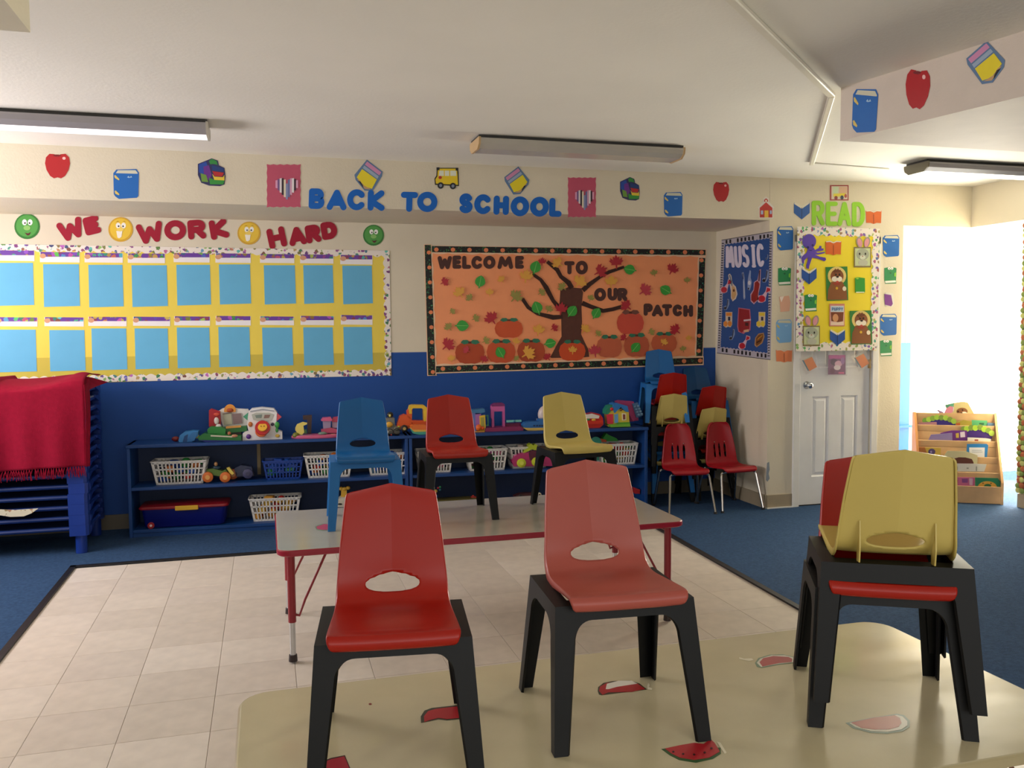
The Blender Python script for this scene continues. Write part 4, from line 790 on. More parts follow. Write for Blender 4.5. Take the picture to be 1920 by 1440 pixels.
# ------------------------------------------------------------------ OBJECTS2
# ------------------------------------------------------------------ tables
def table(name, label, x0, x1, y0, y1, z, top_c, edge_c, leg_c, rad=.06, th=.028, brace=True, group=None, base_c=None):
    cx, cy = (x0+x1)/2, (y0+y1)/2; hx, hy = (x1-x0)/2, (y1-y0)/2
    t = thing(name, label, 'table', (cx, cy, 0), group=group)
    def rr(e, zz):
        o = []
        for sx, sy, a0 in ((1, -1, -90), (1, 1, 0), (-1, 1, 90), (-1, -1, 180)):
            for i in range(7):
                a = R(a0+15*i); o.append((sx*(hx-rad)+(rad-e)*math.cos(a), sy*(hy-rad)+(rad-e)*math.sin(a), zz))
        return o
    obj('tabletop', MB().loft([rr(.004, z-th+.002), rr(.004, z-.001), rr(.007, z)]), top_c, t)
    e = MB(); e.loft([rr(.006, z-th), rr(0, z-th+.004), rr(-.001, z-th*.5), rr(0, z-.005), rr(.0045, z-.0008)], cap=False); e.loft([rr(.006, z-th), rr(.05, z-th-.0005)], cap=False)
    obj('edge_band', e, edge_c, t, smooth=True)
    chrome = mat('C9CCD0', .22, metal=1)
    for sx in (-1, 1):
        for sy in (-1, 1):
            lx, ly = sx*(hx-.05), sy*(hy-.085); tx = lx-sx*.006
            l = obj('leg', MB().cyl((tx, ly, z-th), (tx, ly, .175), .0165, n=14).cyl((tx, ly, z-th), (tx, ly, z-th-.012), .034, n=14), leg_c, t, smooth=True)
            obj('leg_extension', MB().cyl((tx, ly, .18), (tx, ly, .03), .0125, n=12), chrome, l, smooth=True, label='chrome height adjusting leg extension')
            obj('foot', MB().cyl((tx, ly, .035), (tx, ly, .008), .017, .019, n=12), mat('2A1C1E', .5), l, smooth=True)
            if brace:
                obj('brace', MB().tube([(tx-sx*.014, ly, .205), (tx-sx*.03, ly, .2), (tx-sx*.055, ly-sy*.02, .26), (tx-sx*.16, ly-sy*.05, z-th)], .0055, 8), leg_c, t, smooth=True)
        obj('crossbar', MB().cyl((sx*(hx-.056), -hy+.085, z-th-.03), (sx*(hx-.056), hy-.085, z-th-.03), .009, n=8), leg_c, t)
    return t
red_edge = mat('9A1630', .3); red_leg = mat('8E1F2A', .35)
far_top = mat('B0AB9C', .16, noise=.05, nscale=6, spec=.5)
table('activity_table', 'grey topped low table with a dark red edge in the middle of the floor', .022, 1.86, 3.60, 4.41, .50, far_top, red_edge, red_leg)
# nearest table: worn cream top, procedural smears drive gloss
nt_m = mat('D3C9A6', .17, noise=.10, nscale=5, spec=.55)
def worn(mm):
    nt = mm.node_tree; b = nt.nodes['Principled BSDF']; g = nt.nodes.new('ShaderNodeTexCoord'); mp = nt.nodes.new('ShaderNodeMapping'); mp.inputs['Scale'].default_value = (1.6, 5, 4)
    n = nt.nodes.new('ShaderNodeTexNoise'); n.inputs['Scale'].default_value = 1.6; n.inputs['Detail'].default_value = 4; n.inputs['Roughness'].default_value = .55
    r = nt.nodes.new('ShaderNodeMapRange'); r.inputs[1].default_value = .35; r.inputs[2].default_value = .68; r.inputs[3].default_value = .10; r.inputs[4].default_value = .24
    nt.links.new(g.outputs['Object'], mp.inputs[0]); nt.links.new(mp.outputs[0], n.inputs['Vector']); nt.links.new(n.outputs[0], r.inputs[0]); nt.links.new(r.outputs[0], b.inputs['Roughness'])
worn(nt_m)
table('activity_table', 'large worn cream table in the foreground with watermelon stickers', -.085, 1.785, 1.405, 2.20, .50, nt_m, mat('B9AC86', .3), mat('7A4A3A', .4), rad=.075)
# stickers on the tables
class Flat:
    def __init__(s, z): s.z = z; s.n = Vector((0, 0, 1))
    def px(s, u, v): return onz(u, v, s.z)
TT = Flat(.5)
zA, zBk, zCk, zDk, zEk = Z(530/1920, 430, 1250), Z(680/1920, 880, 1140), Z(680/1920, 880, 1140), Z(440/1920, 1480, 1140), None
rd, gn, wt = 'B8202A', '355A34', 'D9D4C4'
wcut(TT, zA, 'watermelon_sticker', 'torn red watermelon sticker under the rear leg of the leftmost near chair', 'sticker', [('rind', '3A3A2A', [(1302, 382), (1300, 340), (1325, 300), (1375, 282), (1560, 262), (1612, 290), (1625, 350), (1480, 366), (1420, 358), (1360, 372)]), ('flesh', rd, [(1325, 378), (1322, 340), (1350, 305), (1400, 290), (1555, 272), (1600, 295), (1612, 345), (1480, 358), (1420, 350), (1360, 365)])], d0=.0003, th=.0004)
wcut(TT, zA, 'watermelon_sticker', 'red watermelon sticker at the bottom beside the left front leg of the nearest chair', 'sticker', [('rind', '3A1A18', [(578, 700), (590, 662), (690, 622), (785, 603), (800, 640), (835, 725), (600, 740)]), ('flesh', 'B01E32', [(590, 700), (600, 672), (690, 632), (780, 612), (796, 645), (826, 720), (600, 730)])], d0=.0003, th=.0004)
wcut(TT, zBk, 'watermelon_sticker', 'red watermelon sticker with a white torn patch under the middle near chair', 'sticker', [('rind', '3C3A26', [(680, 440), (682, 420), (710, 398), (760, 388), (850, 385), (900, 400), (940, 432), (700, 462), (686, 458)]), ('flesh', 'B41E26', [(686, 440), (692, 418), (730, 398), (890, 402), (930, 430), (860, 445), (735, 448), (706, 462)]), ('torn_paper', 'EFEBDD', [(722, 432), (728, 404), (790, 388), (860, 388), (888, 403), (780, 420), (738, 432)])], d0=.0003, th=.0004)
wcut(TT, zBk, 'watermelon_sticker', 'whole red watermelon slice sticker under the right front leg of the middle near chair', 'sticker', [('rind', '2F5A2C', [(1016, 748), (1060, 742), (1330, 740), (1332, 772), (1290, 800), (1200, 820), (1110, 806), (1060, 780)]), ('flesh', 'B8222C', [(1036, 746), (1120, 728), (1190, 716), (1240, 722), (1278, 696), (1300, 718), (1326, 762), (1270, 794), (1190, 806), (1115, 794), (1070, 772)])]
     + [('seed', '3A0A10', el(a, b, 7, 5, 6)) for a, b in ((1080, 764), (1132, 776), (1190, 780), (1246, 770), (1282, 748))], d0=.0003, th=.0004)
wcut(TT, zBk, 'watermelon_sticker', 'faded watermelon sticker under the far left leg of the stacked pair', 'sticker', [('rind', '7E9478', [(1512, 292), (1530, 266), (1590, 248), (1660, 246), (1720, 260), (1720, 292), (1640, 300), (1545, 318), (1522, 312)]), ('white_rind', wt, [(1522, 292), (1540, 270), (1600, 252), (1670, 252), (1716, 264), (1714, 290), (1640, 297), (1545, 314)]), ('flesh', 'B2504E', [(1536, 290), (1556, 268), (1610, 257), (1690, 262), (1710, 272), (1708, 288), (1640, 294), (1552, 312)])], d0=.0003, th=.0004)
wcut(TT, zDk, 'watermelon_sticker', 'faded watermelon slice sticker below the stacked pair', 'sticker', [('rind', '88998A', [(460, 942), (700, 895), (880, 868), (940, 880), (985, 925), (985, 975), (930, 1010), (800, 1030), (660, 1022), (520, 985)]), ('white_rind', 'D6D3C2', [(490, 945), (880, 878), (925, 890), (965, 930), (965, 965), (915, 998), (800, 1016), (670, 1010), (540, 978)]), ('flesh', 'B46258', [(505, 942), (700, 900), (862, 882), (905, 905), (918, 945), (895, 975), (820, 996), (700, 998), (590, 985)])], d0=.0003, th=.0004)
wcut(TT, Z(.25, 500, 920), 'watermelon_sticker', 'pink watermelon sticker on the grey table beside the blue chair leg', 'sticker', [('rind', '6E8A70', [(362, 274), (375, 262), (425, 248), (462, 252), (468, 296), (420, 302), (375, 294)]), ('flesh', 'C0406A', [(372, 272), (430, 252), (460, 254), (464, 294), (420, 296), (380, 288)])], d0=.0003, th=.0004)
wcut(TT, zA, 'red_speck', 'tiny red speck on the cream table', 'speck', [('speck', '8A2018', el(957, 255, 11, 6, 8))], d0=.0003, th=.0004)
for pts, lab in (([(948, 398), (955, 410), (950, 420), (968, 428), (966, 436), (944, 432), (942, 412)], 'small scrap of clear tape beside the torn watermelon sticker'), ([(1308, 708), (1330, 716), (1362, 768), (1352, 774), (1330, 742)], 'strip of clear tape at the right front foot of the middle near chair'), ([(1428, 262), (1455, 270), (1495, 268), (1505, 278), (1480, 282), (1430, 272)], 'strip of clear tape left of the faded watermelon sticker')):
    wcut(TT, zBk, 'tape_scrap', lab, 'tape', [('tape', mat('EDE6CC', .15), pts)], d0=.0008, th=.0003)

# ------------------------------------------------------------------ stackable plastic chairs
def catmull(P_, n):
    o = []; N = len(P_)
    for i in range(N-1):
        p0, p1, p2, p3 = P_[max(i-1, 0)], P_[i], P_[i+1], P_[min(i+2, N-1)]
        for k in range(n):
            t = k/n; o.append(tuple(.5*((2*b)+(-a+c)*t+(2*a-5*b+4*c-d)*t*t+(-a+3*b-3*c+d)*t**3) for a, b, c, d in zip(p0, p1, p2, p3)))
    o.append(P_[-1]); return o
def shell_mesh(kind):
    if kind == 'peak':   # y, z, half width, flange depth, backness
        K = [(-.150, .294, .118, .003, 0), (-.157, .300, .123, .004, 0), (-.160, .312, .127, .005, 0), (-.154, .323, .129, .006, 0), (-.142, .327, .1295, .007, 0), (-.09, .324, .129, .009, 0), (-.03, .319, .128, .012, 0), (.03, .315, .1265, .015, 0), (.064, .318, .125, .017, .0), (.090, .330, .1235, .016, .3), (.110, .352, .122, .014, .6), (.127, .39, .1185, .011, .9), (.149, .45, .113, .009, 1), (.170, .51, .106, .008, 1), (.181, .540, .102, .008, 1), (.184, .549, .099, .006, 1), (.185, .552, .094, .004, 1)]
        holes = [(0, .3535, .061, .0165, 2.4)]
    else:
        K = [(-.160, .292, .115, .004, 0), (-.168, .303, .128, .006, 0), (-.158, .318, .136, .008, 0), (-.13, .325, .139, .008, 0), (-.08, .32, .140, .008, 0), (-.02, .315, .139, .008, 0), (.04, .314, .138, .009, .0), (.09, .322, .136, .010, .2), (.118, .345, .133, .010, .5), (.132, .38, .130, .010, .8), (.145, .44, .122, .010, 1), (.158, .51, .112, .009, 1), (.170, .575, .10, .008, 1), (.176, .61, .089, .007, 1), (.179, .632, .072, .006, 1), (.180, .64, .052, .004, 1)]
        holes = [(-.047, .42, .009, .052, 3.5), (0, .42, .009, .052, 3.5), (.047, .42, .009, .052, 3.5)]
    rows = catmull(K, 6); NU = 60; vs, uv = [], []
    nr = len(rows); fl = 3
    for i, (y, z, hw, fd, bk) in enumerate(rows):
        y2, z2 = rows[min(i+1, nr-1)][:2]; y1, z1_ = rows[max(i-1, 0)][:2]; L = math.hypot(y2-y1, z2-z1_); ty, tz = (y2-y1)/L, (z2-z1_)/L; ny, nz = tz, -ty   # outward underside normal (down/back)
        for j in range(-NU//2-fl, NU//2+fl+1):
            t = max(-1, min(1, j/(NU//2))); x = t*hw; at = abs(t)
            if kind == 'peak':
                yy = y-.017*at*bk; zz_ = z+(.017*(1-at))*max(0, (bk-.5)*2)*max(0, min(1, (z-.40)/.13))
            else:
                yy = y-.028*at*at*bk; zz_ = z
            if bk < .3: zz_ += .002*at**3-.0015*(1-at*at)*(1 if y > -.12 else 0)
            e = abs(j)-NU//2
            if e > 0:
                q = e/fl; s = 1 if j > 0 else -1
                x = s*(hw+.004*math.sin(q*PI/2)); yy += ny*fd*(1-math.cos(q*PI/2)); zz_ += nz*fd*(1-math.cos(q*PI/2))
            vs.append([x, yy, zz_])
    nc = NU+2*fl+1; kill = set()
    def inside(v, h):
        if v[1] < .06: return 9
        return (abs(v[0]-h[0])/h[2])**h[4]+(abs(v[2]-h[1])/(h[3]+rise(v)))**h[4]
    def rise(v): return .008*max(0, 1-abs(v[0])/.055)-.002 if kind == 'peak' and v[2] > holes[0][1] else 0
    faces = []
    for i in range(nr-1):
        for j in range(nc-1):
            q = (i*nc+j, i*nc+j+1, (i+1)*nc+j+1, (i+1)*nc+j); c = [sum(vs[k][a] for k in q)/4 for a in range(3)]
            if any(inside(c, h) < 1 for h in holes): kill.add(q); continue
            faces.append(q)
    kv = set(k for q in kill for k in q); fv = set(k for q in faces for k in q)
    ys = sorted((rows[i][1], rows[i][0]) for i in range(nr))
    for k in kv & fv:
        v = vs[k]; h = min(holes, key=lambda h: inside(v, h)); g = inside(v, h)
        if g > 0:
            sc_ = g**(-1/h[4]); nx = h[0]+(v[0]-h[0])*sc_; nz_ = h[1]+(v[2]-h[1])*sc_; dz = nz_-v[2]
            v[1] += dz*.3; v[0] = nx; v[2] = nz_
    mb = MB(); mb.v = [tuple(v) for v in vs]; mb.f = faces
    me = mb.mesh('shell', None, True)
    for p in me.polygons: p.use_smooth = True
    if kind == 'peak':
        for e in me.edges:
            a, b = (me.vertices[q].co for q in e.vertices)
            if abs(a.x) < 1e-5 and abs(b.x) < 1e-5 and min(a.z, b.z) > .375: e.use_edge_sharp = True
    return me
SHELL = {k: shell_mesh(k) for k in ('peak', 'slot')}
# leg frame: truncated pyramid of L-section legs with arched aprons
FX0, FY0, FX1, FY1, FH = .176, .182, .158, .124, .302
def fpt(side, a, z, inset=0):
    """a in -1..1 along the side, z height; side 0 front 1 right 2 rear 3 left"""
    k = z/FH; hx = FX0+(FX1-FX0)*k-inset; hy = FY0+(FY1-FY0)*k-inset
    return [(a*hx, -hy, z), (hx, a*hy, z), (-a*hx, hy, z), (-hx, -a*hy, z)][side]
def leg_meshes():
    legs = []
    th = .0055
    def wz(z): return .030+(.047-.030)*max(0, z-.0)/FH     # leg width on a face
    zs = [0, .06, .12, .18, .222]
    for c in range(4):       # corner c lies at a=+1 end of side c and a=-1 end of side c+1
        mb = MB()
        for side, sg in ((c, 1), ((c+1) % 4, -1)):
            half = (FX0 if side % 2 == 0 else FY0)
            rings = []
            for z in zs:
                k = z/FH; hw = (FX0+(FX1-FX0)*k) if side % 2 == 0 else (FY0+(FY1-FY0)*k)
                a_in = sg*(1-wz(z)/hw*(1 if side % 2 == 0 else .95))
                rings.append([fpt(side, sg, z), fpt(side, a_in, z), fpt(side, a_in, z, th), fpt(side, sg*(1-th*.5/hw), z, th)])
            mb.loft(rings)
        # foot cap and inner web to close the section
        legs.append(mb)
    fr = MB()
    for side in range(4):
        half0 = FX0 if side % 2 == 0 else FY0
        front = side % 2 == 0
        z_ap = .270 if side == 0 else .262 if side == 2 else .268
        # arch outline in (a,z)
        def hwz(z): k = z/FH; return (FX0+(FX1-FX0)*k) if front else (FY0+(FY1-FY0)*k)
        zb_ = .222; n = 9; inner = []
        w0 = wz(zb_)*(1 if front else .95); rx = .042 if front else .058
        for i in range(n+1):
            an = i/n*PI/2; x = (hwz(zb_)-w0)-rx*(1-math.cos(an)); z = zb_+(z_ap-zb_)*math.sin(an); inner.append((x, z))
        poly = [(1.0*hwz(zb_), zb_)]+inner; L = []
        m_ = [(-x, z) for x, z in inner][::-1]
        full = [(hwz(zb_), zb_)]+inner+m_+[(-hwz(zb_), zb_), (-hwz(FH-.006), FH-.006), (-hwz(FH)+.004, FH), (hwz(FH)-.004, FH), (hwz(FH-.006), FH-.006)]
        o_ = [fpt(side, x/hwz(z), z) for x, z in full]; i_ = [fpt(side, x/hwz(z), z, th) for x, z in full]
        # build as quads between arch line and top line (avoids bad concave fans)
        cols = [(x, z) for x, z in inner]+m_
        cols = [(hwz(zb_), zb_)]+cols+[(-hwz(zb_), zb_)]
        ft, bt, fb_, bb_ = [], [], [], []
        for x, z in cols:
            sgn = 1 if x >= 0 else -1
            xt = x/hwz(z)*hwz(FH) if abs(abs(x)-hwz(z)) < 1e-6 else max(-hwz(FH), min(hwz(FH), x))
            fb_.append(fpt(side, x/hwz(z), z)); bb_.append(fpt(side, x/hwz(z), z, th)); ft.append(fpt(side, xt/hwz(FH), FH)); bt.append(fpt(side, xt/hwz(FH), FH, th))
        nn_ = len(cols); vs = fb_+ft+bb_+bt; fs = []
        for i in range(nn_-1): fs += [(i, i+1, nn_+i+1, nn_+i), (2*nn_+i, 3*nn_+i, 3*nn_+i+1, 2*nn_+i+1), (i, 2*nn_+i, 2*nn_+i+1, i+1), (nn_+i, nn_+i+1, 3*nn_+i+1, 3*nn_+i)]
        fs += [(0, nn_, 3*nn_, 2*nn_), (nn_-1, 3*nn_-1, 4*nn_-1, 2*nn_-1)]
        fr.add(vs, fs)
    # top rim, turned inward
    rim = []
    for e, z in ((0, FH), (.034, FH+.002), (.034, FH-.006), (.003, FH-.006)):
        hx, hy = FX1-e, FY1-e; rim.append([(hx, -hy, z), (hx, hy, z), (-hx, hy, z), (-hx, -hy, z)])
    fr.loft(rim+[rim[0]], cap=False)
    return fr, legs
FR_MB, LEG_MB = leg_meshes()
def rib_mesh(x):
    mb = MB()
    if 1:
        mb.prism([(x-.0015, .128, .40), (x-.0015, .118, .36), (x-.0015, .098, .326), (x-.0015, .100, .302), (x-.0015, .130, .306), (x-.0015, .136, .34)], (.003, 0, 0))
    return mb
_cm = {}
def chair(label, center, z, deg, shell_c, frame_c, kind='peak', group=None, name='plastic_chair', rough=.36, lk=1.0):
    t = thing(name, label, 'chair', (center[0], center[1], z), R(deg), group)
    def part(nm, mb, m, key):
        k = (key, m.name)
        if k not in _cm:
            if isinstance(mb, MB): me = mb.mesh(nm, m, nm == 'leg' or nm == 'frame')
            else: me = mb.copy(); me.materials.clear(); me.materials.append(m)
            _cm[k] = me
        o = bpy.data.objects.new(nm, _cm[k]); C.objects.link(o); o.parent = t; return o
    sm = mat(shell_c, rough, spec=.36, noise=.06, nscale=3)
    s = part('seat_shell', SHELL[kind], sm, 'shell'+kind)
    so = s.modifiers.new('thickness', 'SOLIDIFY'); so.thickness = .0042; so.offset = -1
    if kind == 'peak':
        fm = mat(frame_c, .5, spec=.28)
        ps = [part('frame', FR_MB, fm, 'frame')]+[part('leg', LEG_MB[i], fm, 'leg%d' % i) for i in range(4)]
        for x in (-.078, .078): ps.append(part('rib', rib_mesh(x), sm, 'rib%g' % x))
        if lk != 1:      # lower chair size: shorter legs, same shell
            for q in ps[:5]: q.scale = (1, 1, lk)
            for q in (s, ps[5], ps[6]): q.location.z = -FH*(1-lk)
    else:
        ch = mat('C6C4BE', .2, metal=1)
        for sy in (-1, 1):
            pts = [(-.178, sy*.19, .012), (-.152, sy*.13, .27)]+[(-.152+.03*(1-math.cos(R(a)))+.0, sy*.125, .27+.022*math.sin(R(a))) for a in (30, 60, 90)]+[(x, sy*.12, .293) for x in (-.06, .06)]+[(.152-.03*(1-math.cos(R(a))), sy*.125, .27+.022*math.sin(R(a))) for a in (90, 60, 30)]+[(.152, sy*.13, .27), (.178, sy*.19, .012)]
            part('tube_leg', MB().tube(pts, .0095, 10), ch, 'tube%d' % sy)
            part('glide', MB().cyl((-.178, sy*.19, .014), (-.179, sy*.192, 0), .013, n=10).cyl((.178, sy*.19, .014), (.179, sy*.192, 0), .013, n=10), mat('1A1A1A', .5), 'glide%d' % sy)
        part('rivet', MB().ball((-.045, .141, .486), .005, (1, .5, 1), 8, 5).ball((.045, .141, .486), .005, (1, .5, 1), 8, 5), ch, 'rivet')
    return t
TZ = .5005
RED, COR, YEL, BLU, BLK = 'AA1C0E', 'B2574C', 'D2BE6C', '1464A6', '090B0D'  # COR is red with a pale reflected wash put into the colour
chair('bright red plastic chair with black legs, leftmost on the near table', (.250, 1.832), TZ, -7.5, RED, BLK, lk=.90, group='chairs up on the near table')
chair('pale-washed red plastic chair with black legs, middle one on the near table', (.7495, 1.838), TZ, -4.5, COR, BLK, group='chairs up on the near table')
chair('red plastic chair, lower one of the stacked pair on the near table', (1.392, 1.715), TZ, -28.7, RED, BLK, group='chairs up on the near table')
chair('yellow plastic chair seen from behind, upper one of the stacked pair on the near table', (1.392, 1.695), TZ+.066, 151.3, YEL, BLK, group='chairs up on the near table')
chair('all blue plastic chair on the left of the grey table', (.43, 4.06), TZ, -3, BLU, '1F6FB5', group='chairs up on the grey table')
chair('red plastic chair with black legs in the middle of the grey table', (.868, 4.08), TZ, -2, 'B02A1E', BLK, group='chairs up on the grey table')
chair('yellow plastic chair with black legs on the right of the grey table', (1.470, 4.035), TZ, 3, YEL, BLK, group='chairs up on the grey table')
def slot_center(pl, pr, deg):
    m_ = (Vector(pl)+Vector(pr))/2; d = R(deg); return (m_.x-.175*math.sin(d)*1, m_.y+.19*math.cos(d))
a_, b_ = onz(1240, 963), onz(1332, 964)
chair('red slotted chair with chrome legs standing in front of the left chair stack', (3.04, 5.935), .0065, -8, 'A01420', BLK, 'slot', 'chairs with chrome legs', 'slotted_chair')
chair('red slotted chair with chrome legs in front of the right chair stack', (3.425, 5.935), .0065, 3, 'A01420', BLK, 'slot', 'chairs with chrome legs', 'slotted_chair')
# stack 1 and 2 in the corner
S1 = [('yellow plastic chair at the floor of the left corner stack', (3.105, 6.365), 0.0065, -8, YEL, BLK), ('blue plastic chair second from the floor in the left corner stack', (3.105, 6.365), .085, -8, BLU, '1F6FB5'),
      ('red plastic chair with its seat edge showing in the left corner stack', (3.105, 6.365), .245, -8, 'B4342C', BLK), ('yellow plastic chair turned backwards in the left corner stack', (3.085, 6.30), .312, 168, YEL, BLK),
      ('red plastic chair turned backwards behind the yellow one in the left corner stack', (3.095, 6.33), .475, 168, RED, BLK), ('blue plastic chair on top of the left corner stack', (3.065, 6.355), .648, -14, BLU, '2A78BE')]
S2 = [('yellow plastic chair at the floor of the right corner stack', (3.455, 6.38), .0065, 4, YEL, BLK), ('red plastic chair low in the right corner stack', (3.455, 6.38), .09, 4, RED, BLK), ('yellow plastic chair turned backwards in the right corner stack', (3.415, 6.305), .195, 176, YEL, BLK),
      ('red plastic chair turned backwards in the right corner stack', (3.43, 6.335), .365, 176, RED, BLK), ('shaded blue plastic chair on top at the back of the right corner stack', (3.44, 6.38), .50, -4, '0F4F84', '1F5F9A')]  # top blue chair: dimness at the back put into darker blues
for lab, c_, z_, d_, a_, b_ in S1: chair(lab, c_, z_, d_, a_, b_, group='left corner stack of chairs')
for lab, c_, z_, d_, a_, b_ in S2: chair(lab, c_, z_, d_, a_, b_, group='right corner stack of chairs')

# ------------------------------------------------------------------ toy shelves
SP0 = Vector((-.917, 6.25, 0)); SP1 = Vector((2.80, 6.05, 0)); SDIR = (SP1-SP0).normalized(); SN = Vector((SDIR.y, -SDIR.x, 0)); SRZ = math.atan2(SDIR.y, SDIR.x)
ST, SMID, SBOT = .635, .345, .055
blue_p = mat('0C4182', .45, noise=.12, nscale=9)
def Spt(s, d, z): return SP0+SDIR*s-SN*d+Vector((0, 0, z))
def shelf_unit(s0, s1, label):
    b = Spt((s0+s1)/2, .14, 0); t = thing('toy_shelf', label, 'shelf', b, SRZ); w = s1-s0; D = .28
    for sx in (-1, 1): obj('side_panel', MB().rbox((sx*(w/2-.011), 0, ST/2), (.022, D, ST), .002), blue_p, t)
    obj('top_board', MB().rbox((0, 0, ST-.011), (w+.01, D+.012, .022), .003), blue_p, t)
    for z in (SMID, SBOT): obj('shelf_board', MB().rbox((0, 0, z-.011), (w-.044, D-.012, .022), .002), blue_p, t)
    obj('kick_board', MB().box((0, -D/2+.02, .022), (w-.044, .016, .044)), blue_p, t)
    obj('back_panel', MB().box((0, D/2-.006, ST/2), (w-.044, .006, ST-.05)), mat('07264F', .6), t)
    return t
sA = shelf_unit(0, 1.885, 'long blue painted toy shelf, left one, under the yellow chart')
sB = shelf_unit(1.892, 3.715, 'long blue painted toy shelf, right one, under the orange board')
def on_s(u, v, d):  # pixel -> shelf coords at depth d behind the front line
    p = on_plane(u, v, SP0-SN*d, SN); q = p-SP0; return q.dot(SDIR), p.z
s_, z_ = on_s(485, 850, .25)
obj('support_strip', MB().box((s_-.9425, .12, .49), (.024, .012, .26)), mat('8A7A58', .7), sA)

CN = {'C8322A': 'red', '2E8A3C': 'green', 'E8C83A': 'yellow', '2A5AB8': 'blue', 'E07A2C': 'orange', '4A7A9A': 'slate', 'E08AA0': 'pink', 'E8E0D0': 'cream', 'B84A9A': 'magenta', '3A1A1A': 'brown', '8A8A9A': 'grey', 'C8B8A8': 'beige', 'E0B84A': 'amber', 'E0A03A': 'ochre', '8A1E1E': 'maroon', '12419A': 'navy'}
def basket(label, u0, u1, v0, v1, zb, d=.06, dep=.17, col='E8E6E0', fill=True, content=('C8322A', '2E8A3C', 'E8C83A', '2A5AB8', 'E07A2C'), group='white slotted toy baskets', stick=0, tilt=0):
    s0, zt = on_s(u0, v0, d); s1, _ = on_s(u1, v0, d); w = s1-s0; h = max(.09, min(zt-zb, .16))
    c_ = Spt((s0+s1)/2, d+dep/2, zb+.0005); t = thing('toy_basket', label, 'basket', c_, SRZ+R(tilt), group=group); m_ = mat(col, .4)
    kx, ky = w/2, dep/2; bt = .84
    def q(x, y, z): k = bt+(1-bt)*z/h; return (x*kx*k, y*ky*k, z)
    obj('base', MB().box((0, 0, .003), (w*bt, dep*bt, .006)), m_, t)
    rim = MB(); 
    prof = [(1.0, h-.004), (1.035, h-.004), (1.04, h+.003), (1.0, h+.004), (.985, h)]
    rings = []
    for k, z in prof:
        o = []
        for sx, sy, a0 in ((1, -1, -90), (1, 1, 0), (-1, 1, 90), (-1, -1, 180)):
            for i in range(4): a = R(a0+30*i); r_ = .018; o.append((sx*(kx*k-r_)+r_*math.cos(a), sy*(ky*k-r_)+r_*math.sin(a), z))
        rings.append(o)
    rim.loft(rings+[rings[0]], cap=False); obj('rim', rim, m_, t, smooth=True)
    for side in range(4):
        mb = MB(); L = kx if side % 2 == 0 else ky
        n = max(4, int(round(L*2/.0270)))
        def sp(a, z, e=0):
            k = bt+(1-bt)*z/h; x, y = [(a*kx*k, -ky*k+e), (kx*k-e, a*ky*k), (-a*kx*k, ky*k-e), (-kx*k+e, -a*ky*k)][side]; return (x, y, z)
        def patch(a0, a1, z0, z1):
            vs = [sp(a0, z0), sp(a1, z0), sp(a1, z1), sp(a0, z1)]+[sp(a0, z0, .003), sp(a1, z0, .003), sp(a1, z1, .003), sp(a0, z1, .003)]
            mb.add(vs, [(0, 1, 2, 3), (7, 6, 5, 4), (0, 4, 5, 1), (1, 5, 6, 2), (2, 6, 7, 3), (3, 7, 4, 0)])
        for z0, z1 in ((0, .014), (h*.36, h*.42), (h*.63, h*.69), (h-.016, h)): patch(-1, 1, z0, z1)
        e = .10 if side % 2 == 0 else .1
        patch(-1, -1+e, 0, h); patch(1-e, 1, 0, h)
        for i in range(1, n):
            a = -1+e+(2-2*e)*i/n; patch(a-.0046/L, a+.0046/L, 0, h)
        obj('slotted_wall', mb, m_, t)
    if fill:
        rnd = random.Random(label)
        npc = 20
        for i in range(npc):
            r_ = rnd.uniform(.022, .032); x = (-.92+1.84*((i*7) % npc)/(npc-1))*(w/2*.84-r_); y = rnd.uniform(-1, .5)*(dep/2*.84-r_); z = .012+r_*.8+(h-.04)*(i/npc)
            mb = MB(); kd = i % 3; 
            if kd == 0: mb.rbox((0, 0, 0), (r_*2, r_*1.6, r_*1.5), .003, rz=rnd.uniform(0, 3))
            elif kd == 1: mb.ball((0, 0, 0), r_, (1, 1, .85), 10, 6)
            else: mb.cyl((-r_, 0, 0), (r_, 0, .005), r_*.7, n=10)
            pcx = rnd.choice(content); o = obj('toy_piece', mb, mat(pcx, .4), None); p = c_+SDIR*x-SN*y; o.location = (p.x, p.y, p.z+z)
            tag(o, CN[pcx]+' toy '+('block', 'ball', 'rod')[kd]+' in '+label.replace('white slotted ', '').replace('wire style ', ''), 'toy', 'pieces in the '+label)
    return t
wb = 'white slotted basket '
basket(wb+'at the left end of the middle shelf', 282, 387, 857, 905, SMID)
basket(wb+'on the middle shelf beside the blue basket', 570, 662, 850, 897, SMID)
basket(wb+'on the middle shelf behind the blue chair', 688, 766, 846, 887, SMID, content=('4A7A9A', 'E07A2C', '2A5AB8'))
basket(wb+'on the middle shelf behind the red chair', 782, 850, 847, 890, SMID, content=('E08AA0', 'C8322A', 'E8E0D0'))
basket(wb+'on the middle shelf right of the red chair', 876, 952, 842, 880, SMID, content=('E08AA0', 'B84A9A', '2E8A3C', '3A1A1A'))
basket(wb+'set far back behind the pink toy car', 956, 1030, 827, 862, SMID, d=.085, content=('8A8A9A', 'C8B8A8'))
basket(wb+'at the right end of the middle shelf', 1124, 1197, 826, 862, SMID, content=('C8322A', '2E8A3C', 'E8C83A', 'C8322A'))
basket(wb+'on the bottom shelf full of red toys', 466, 563, 921, 966, SBOT, content=('C8322A', 'E0B84A', 'E0A03A', '8A1E1E'))
basket('blue wire style basket on the middle shelf', 492, 568, 866, 902, SMID, col='12419A', group=None, content=('2E8A3C', '2A5AB8', '12419A'), dep=.15)

